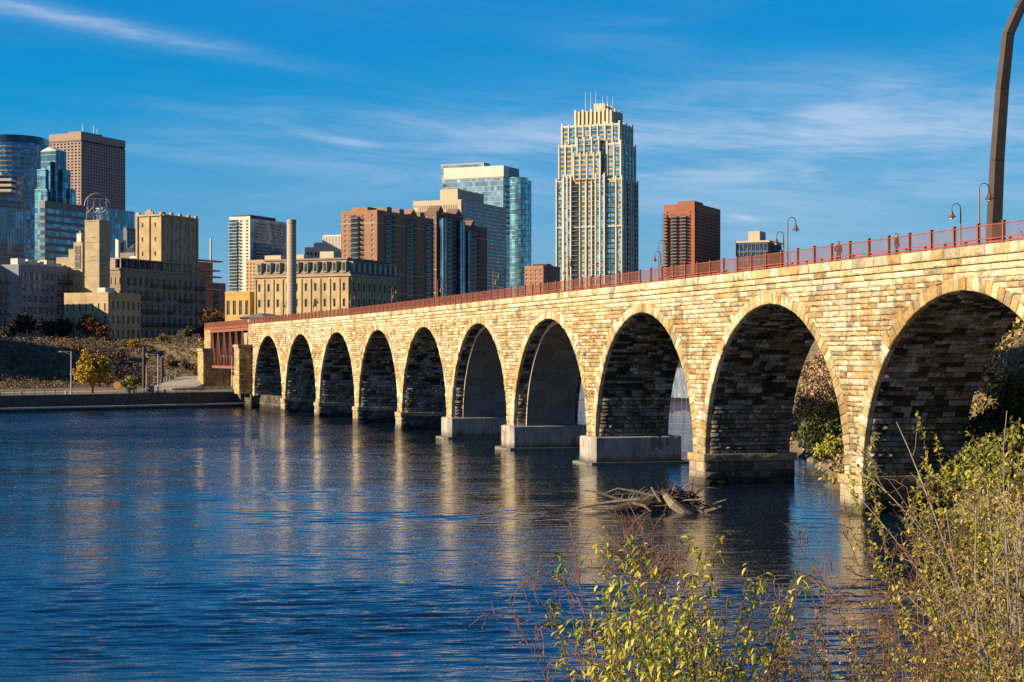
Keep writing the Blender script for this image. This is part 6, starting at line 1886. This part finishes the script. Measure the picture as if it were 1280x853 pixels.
for px_, rr in (([(730, 616, 0), (748, 619, 0), (768, 626, 0), (790, 631, 0)], [.05, .09, .10, .14]), ([(720, 638, 0), (750, 637, 0), (780, 637, 0), (800, 632, 0)], [.05, .12, .14, .2]), ([(740, 640, 0), (775, 639, 0), (795, 628, 0)], [.08, .16, .18]),
               ([(790, 632, -.4), (806, 636, -.6), (814, 643, -.7)], [.1, .12, .06]), ([(814, 612, -.4), (820, 622, -.5), (826, 630, -.5)], [.06, .1, .12]), ([(712, 641, 0), (738, 635, 0), (766, 631, 0), (800, 628, 0)], [.04, .1, .14, .18]), ([(752, 622, 0), (772, 614, 0), (795, 618, 0), (822, 625, 0)], [.03, .07, .1, .14]), ([(876, 642, 0), (896, 632, 0), (908, 628, 0)], [.14, .09, .03])):
    m = MB(); m.tube([dp(*q) for q in px_], rr, 6); m.build('branch', m_drift, dw)
m = MB()
for _ in range(12):
    x = RD.uniform(770, 815); m.tube([dp(x, 632), dp(x + RD.uniform(-10, 10), 622), dp(x + RD.uniform(-20, 20), 612 + RD.uniform(0, 8))], [.04, .03, .012], 4)
m.build('twig', m_drift, dw)

# ------------------------------------------------------------------ foreground bushes on the near bank
def leaf(mb, p, d, ln_, wd_, col, curl=.6):
    """one curved, folded leaf"""
    d = d.normalized(); s = d.cross(Vector((0, 0, 1)))
    if s.length < .1: s = Vector((1, 0, 0))
    s = (s.normalized() + rdir() * .5).normalized(); up = s.cross(d).normalized()
    k = 1 + RP.uniform(-.3, .25); mb.col = (col[0] * k, col[1] * k, col[2] * k)
    prev = None; q = p; dd = d
    prof = (.0, .75, 1.0, .7, .0)
    for i, w in enumerate(prof):
        c = q; e = s * wd_ * w * .5; f = up * wd_ * w * .18
        row = (c - e + f, c, c + e + f)
        if prev:
            k0 = len(mb.v); mb.v.extend([tuple(x) for x in prev + row])
            if i == 1: mb.face((k0 + 1, k0 + 4, k0 + 3)); mb.face((k0 + 1, k0 + 5, k0 + 4))
            elif i == 4: mb.face((k0, k0 + 1, k0 + 4)); mb.face((k0 + 1, k0 + 2, k0 + 4))
            else: mb.face((k0, k0 + 1, k0 + 4, k0 + 3)); mb.face((k0 + 1, k0 + 2, k0 + 5, k0 + 4))
        prev = row
        dd = (dd - Vector((0, 0, 1)) * curl * .35 ).normalized(); q = q + dd * ln_ / 4
def shoot(mb, lv, p, d, ln_, r, depth, o):
    step = o['step'] * (1 if depth == o['depth'] else .55)
    seg = max(3, int(ln_ / step)); d = d.normalized(); pts = [p]; rad = [r]
    main = depth == o['depth']
    for i in range(seg):
        d = (d + rdir() * o['wob'] * (.62 if main else 1.8) + Vector((0, 0, o['up'] if main else o['droop']))).normalized(); p = p + d * ln_ / seg
        f = (i + 1) / seg; pts.append(p); rad.append(max(o['rmin'], r * (1 - .75 * f)))
        if depth > 0 and f > (o['bare'] if main else .15) and RP.random() < o['kp'] * (1 if main else .6):
            lo, hi = o['clen'][depth - 1]
            shoot(mb, lv, p, (d * o['fwd'] + rdir()).normalized(), RP.uniform(lo, hi) * (1.15 - .5 * f), max(o['rmin'], rad[-1] * .55), depth - 1, o)
        if (depth <= o['ld']) and f > (o['bare'] if main else .1):
            for _ in range(o['nl']):
                if RP.random() < o['lp']: lv.append((p + rdir() * .015, (d * .5 + rdir()).normalized()))
    mb.tube(pts, rad, 5 if r > .012 else 4, cap=False)
def bush(name, label, stems, o, pal, lsize, bark, cat='shrub', group=None):
    base = Vector(stems[0][0]); r = empty(name, base); tag(r, label, cat, group)
    sm, lv = MB(), []
    for (p, d, ln_, rad) in stems: shoot(sm, lv, Vector(p) - base, Vector(d), ln_, rad, o['depth'], o)
    sm.build('stems', bark, r)
    if lv and pal:
        lm = MB()
        for p, d in lv:
            sz = lsize * RP.uniform(.6, 1.25); leaf(lm, p, d, sz, sz * o.get('lw', .42), RP.choice(pal), o.get('curl', .7))
        lm.build('leaves', m_leafnear, r, True)
    return r
def gnd(x, Y): 
    X = (x - 640) * Y / F; return Vector((X, Y, ground_z(X, Y) - .05))
YG = [(.44, .38, .03), (.52, .42, .045), (.36, .36, .03), (.22, .28, .025), (.58, .45, .06), (.12, .20, .02)]
YS = [(.48, .32, .03), (.54, .36, .045), (.33, .20, .03), (.28, .22, .03), (.20, .12, .03), (.46, .32, .05)]
GR = [(.12, .17, .025), (.17, .20, .03), (.30, .27, .04), (.38, .28, .05), (.22, .13, .05)]
# leafy willow-like bush, bottom centre
st = []
for i in range(62):
    x = RP.uniform(735, 925); Y = RP.uniform(12.5, 15.0); p = gnd(x * .75 + 815 * .25, Y)
    top = 672 + abs(x - 800) * .5 + RP.uniform(0, 1) ** 1.4 * 115 - 6
    tip = at(x, top, Y); v = tip - p; st.append((p, v.normalized() + Vector((0, 0, .12)), v.length, .012))
bush('leafy_bush', 'yellow green long leaved bush at the bottom centre foreground', st, dict(wob=.05, up=-.008, droop=-.03, step=.07, rmin=.0025, bare=.55, kp=.34, fwd=1.3, clen=[(.12, .32)], depth=1, ld=1, nl=2, lp=.75, lw=.36, curl=.9), YG, .085, m_bark)
# bare reddish twigs
def twigs(name, label, roots, o):
    stt = []
    for (x0, x1, y1, Y, rad) in roots:
        p = gnd(x0, Y); tip = at(x1, y1, Y); v = tip - p; stt.append((p, v.normalized() + Vector((0, 0, .04)), v.length, rad))
    return bush(name, label, stt, o, [(.22, .10, .05), (.26, .13, .06)], .03, m_twig)
TW = dict(wob=.10, up=-.005, droop=.0, step=.075, rmin=.0034, bare=.52, kp=.8, fwd=1.0, clen=[(.10, .24), (.22, .55)], depth=2, ld=0, nl=1, lp=.2, lw=.5, curl=.5)
twigs('bare_shrub', 'bare red brown twigs leaning left over the water, bottom centre', [(840, 775, 665, 14.5, .014), (830, 780, 640, 14.8, .012), (845, 765, 690, 14.2, .011), (845, 790, 655, 15.2, .011), (846, 770, 660, 14.6, .011), (840, 830, 690, 15, .010), (838, 750, 710, 14.9, .010)], TW)
twigs('bare_shrub', 'bare red brown branching twigs right of the leafy bush', [(955, 905, 640, 14.5, .017), (950, 935, 630, 15.0, .013), (945, 870, 670, 15.2, .012), (958, 968, 680, 14.8, .011), (950, 845, 690, 14.9, .011), (955, 925, 690, 14.7, .011), (948, 885, 720, 15.1, .010), (958, 980, 715, 15.0, .010)], TW)
twigs('bare_shrub', 'bare red brown twigs in front of the rightmost pier', [(1175, 1120, 625, 17.5, .014), (1180, 1150, 610, 18, .013), (1190, 1105, 700, 17.0, .010), (1185, 1170, 605, 18.4, .012), (1200, 1185, 640, 18, .012), (1160, 1095, 640, 17.6, .011), (1170, 1135, 650, 17.2, .012), (1185, 1155, 655, 17.4, .012), (1165, 1110, 660, 17.9, .011)], TW)
# tall small leaved sapling bush, right edge
OB = dict(wob=.055, up=.0, droop=-.01, step=.11, rmin=.0030, bare=.30, kp=.62, fwd=.9, clen=[(.12, .32), (.35, .85)], depth=2, ld=1, nl=2, lp=.46, lw=.66, curl=.5)
st = []
for (x0, x1, y1, Y, rad) in [(1225, 1228, 590, 17, .028), (1222, 1236, 545, 17.5, .026), (1230, 1262, 560, 17.2, .026), (1245, 1282, 600, 16.5, .024), (1237, 1250, 620, 16.0, .022), (1255, 1295, 640, 16.2, .022), (1220, 1205, 680, 15.8, .02), (1262, 1270, 700, 15.6, .02), (1248, 1230, 720, 15.4, .02), (1272, 1290, 570, 16.8, .022), (1240, 1243, 590, 17.4, .022), (1258, 1264, 660, 16.1, .02), (1250, 1258, 530, 17.8, .026), (1268, 1276, 545, 17.6, .024), (1282, 1287, 610, 16.9, .02), (1265, 1250, 690, 16.0, .02)]:
    p = gnd(x0 + 14, Y); tip = at(x1 + 14, y1 + 38, Y); v = tip - p; st.append((p, v.normalized() + Vector((0, 0, .05)), v.length, rad))
bush('sapling_bush', 'tall thin branched bush with small yellow leaves at the right edge', st, OB, YS, .05, m_barkpale)
st = []
for (x0, x1, y1, Y, rad) in [(1275, 1255, 500, 19, .022), (1300, 1245, 480, 19.5, .020), (1305, 1250, 510, 19.8, .018), (1290, 1272, 490, 19.4, .018), (1310, 1240, 520, 19, .018), (1310, 1252, 500, 20, .016)]:
    p = gnd(x0, Y); tip = at(x1, y1, Y); v = tip - p; st.append((p, v + Vector((0, 0, .8)), v.length, rad))
bush('arching_branches', 'thin arching branches with few golden leaves at the upper right', st, dict(wob=.06, up=-.04, droop=-.01, step=.12, rmin=.003, bare=.6, kp=.32, fwd=1.1, clen=[(.10, .25), (.3, .7)], depth=2, ld=1, nl=2, lp=.30, lw=.65, curl=.5), YS, .06, m_barkpale)
st = []
for _ in range(30):
    x = RP.uniform(1212, 1282); Y = RP.uniform(23, 26); p = gnd(x, Y); tip = at(x + RP.uniform(-8, 8), RP.uniform(520, 660), Y); v = tip - p; st.append((p, v + Vector((0, 0, .5)), v.length, .018))
bush('yellow_bush', 'dense bright yellow green bush behind the sapling at the right pier', st, dict(wob=.07, up=0, droop=0, step=.12, rmin=.004, bare=.45, kp=.7, fwd=.8, clen=[(.3, .7)], depth=1, ld=1, nl=4, lp=.9, lw=.6, curl=.5), [(.36, .33, .04), (.44, .36, .05), (.28, .29, .03)], .075, m_bark)
# low mixed growth along the bottom right
for (xa, xb, ya, yb, n, lb, pal) in ((925, 1010, 745, 850, 24, 'low green and tan weeds between the leafy bush and the sapling', GR), (1000, 1080, 770, 850, 24, 'low mixed weeds under the bright reflection of the pier', GR + YS[:2]), (1075, 1180, 760, 850, 30, 'low yellowing weeds at the foot of the sapling', YS + GR[:2]), (1170, 1285, 770, 850, 34, 'dense low yellow growth in the bottom right corner', YS + LIME[:1])):
    st = []
    for _ in range(n):
        x = RP.uniform(xa, xb); Y = RP.uniform(13.5, 16.5); p = gnd(x, Y); tip = at(x + RP.uniform(-14, 14), RP.uniform(ya, yb), Y); v = tip - p; st.append((p, v + Vector((0, 0, .3)), v.length, .009))
    bush('low_shrub', lb, st, dict(wob=.09, up=.0, droop=.0, step=.08, rmin=.0025, bare=.55, kp=.45, fwd=.9, clen=[(.12, .4)], depth=1, ld=1, nl=2, lp=.6, lw=.58, curl=.5), pal, .045, m_twig, group='weeds along the near bank')
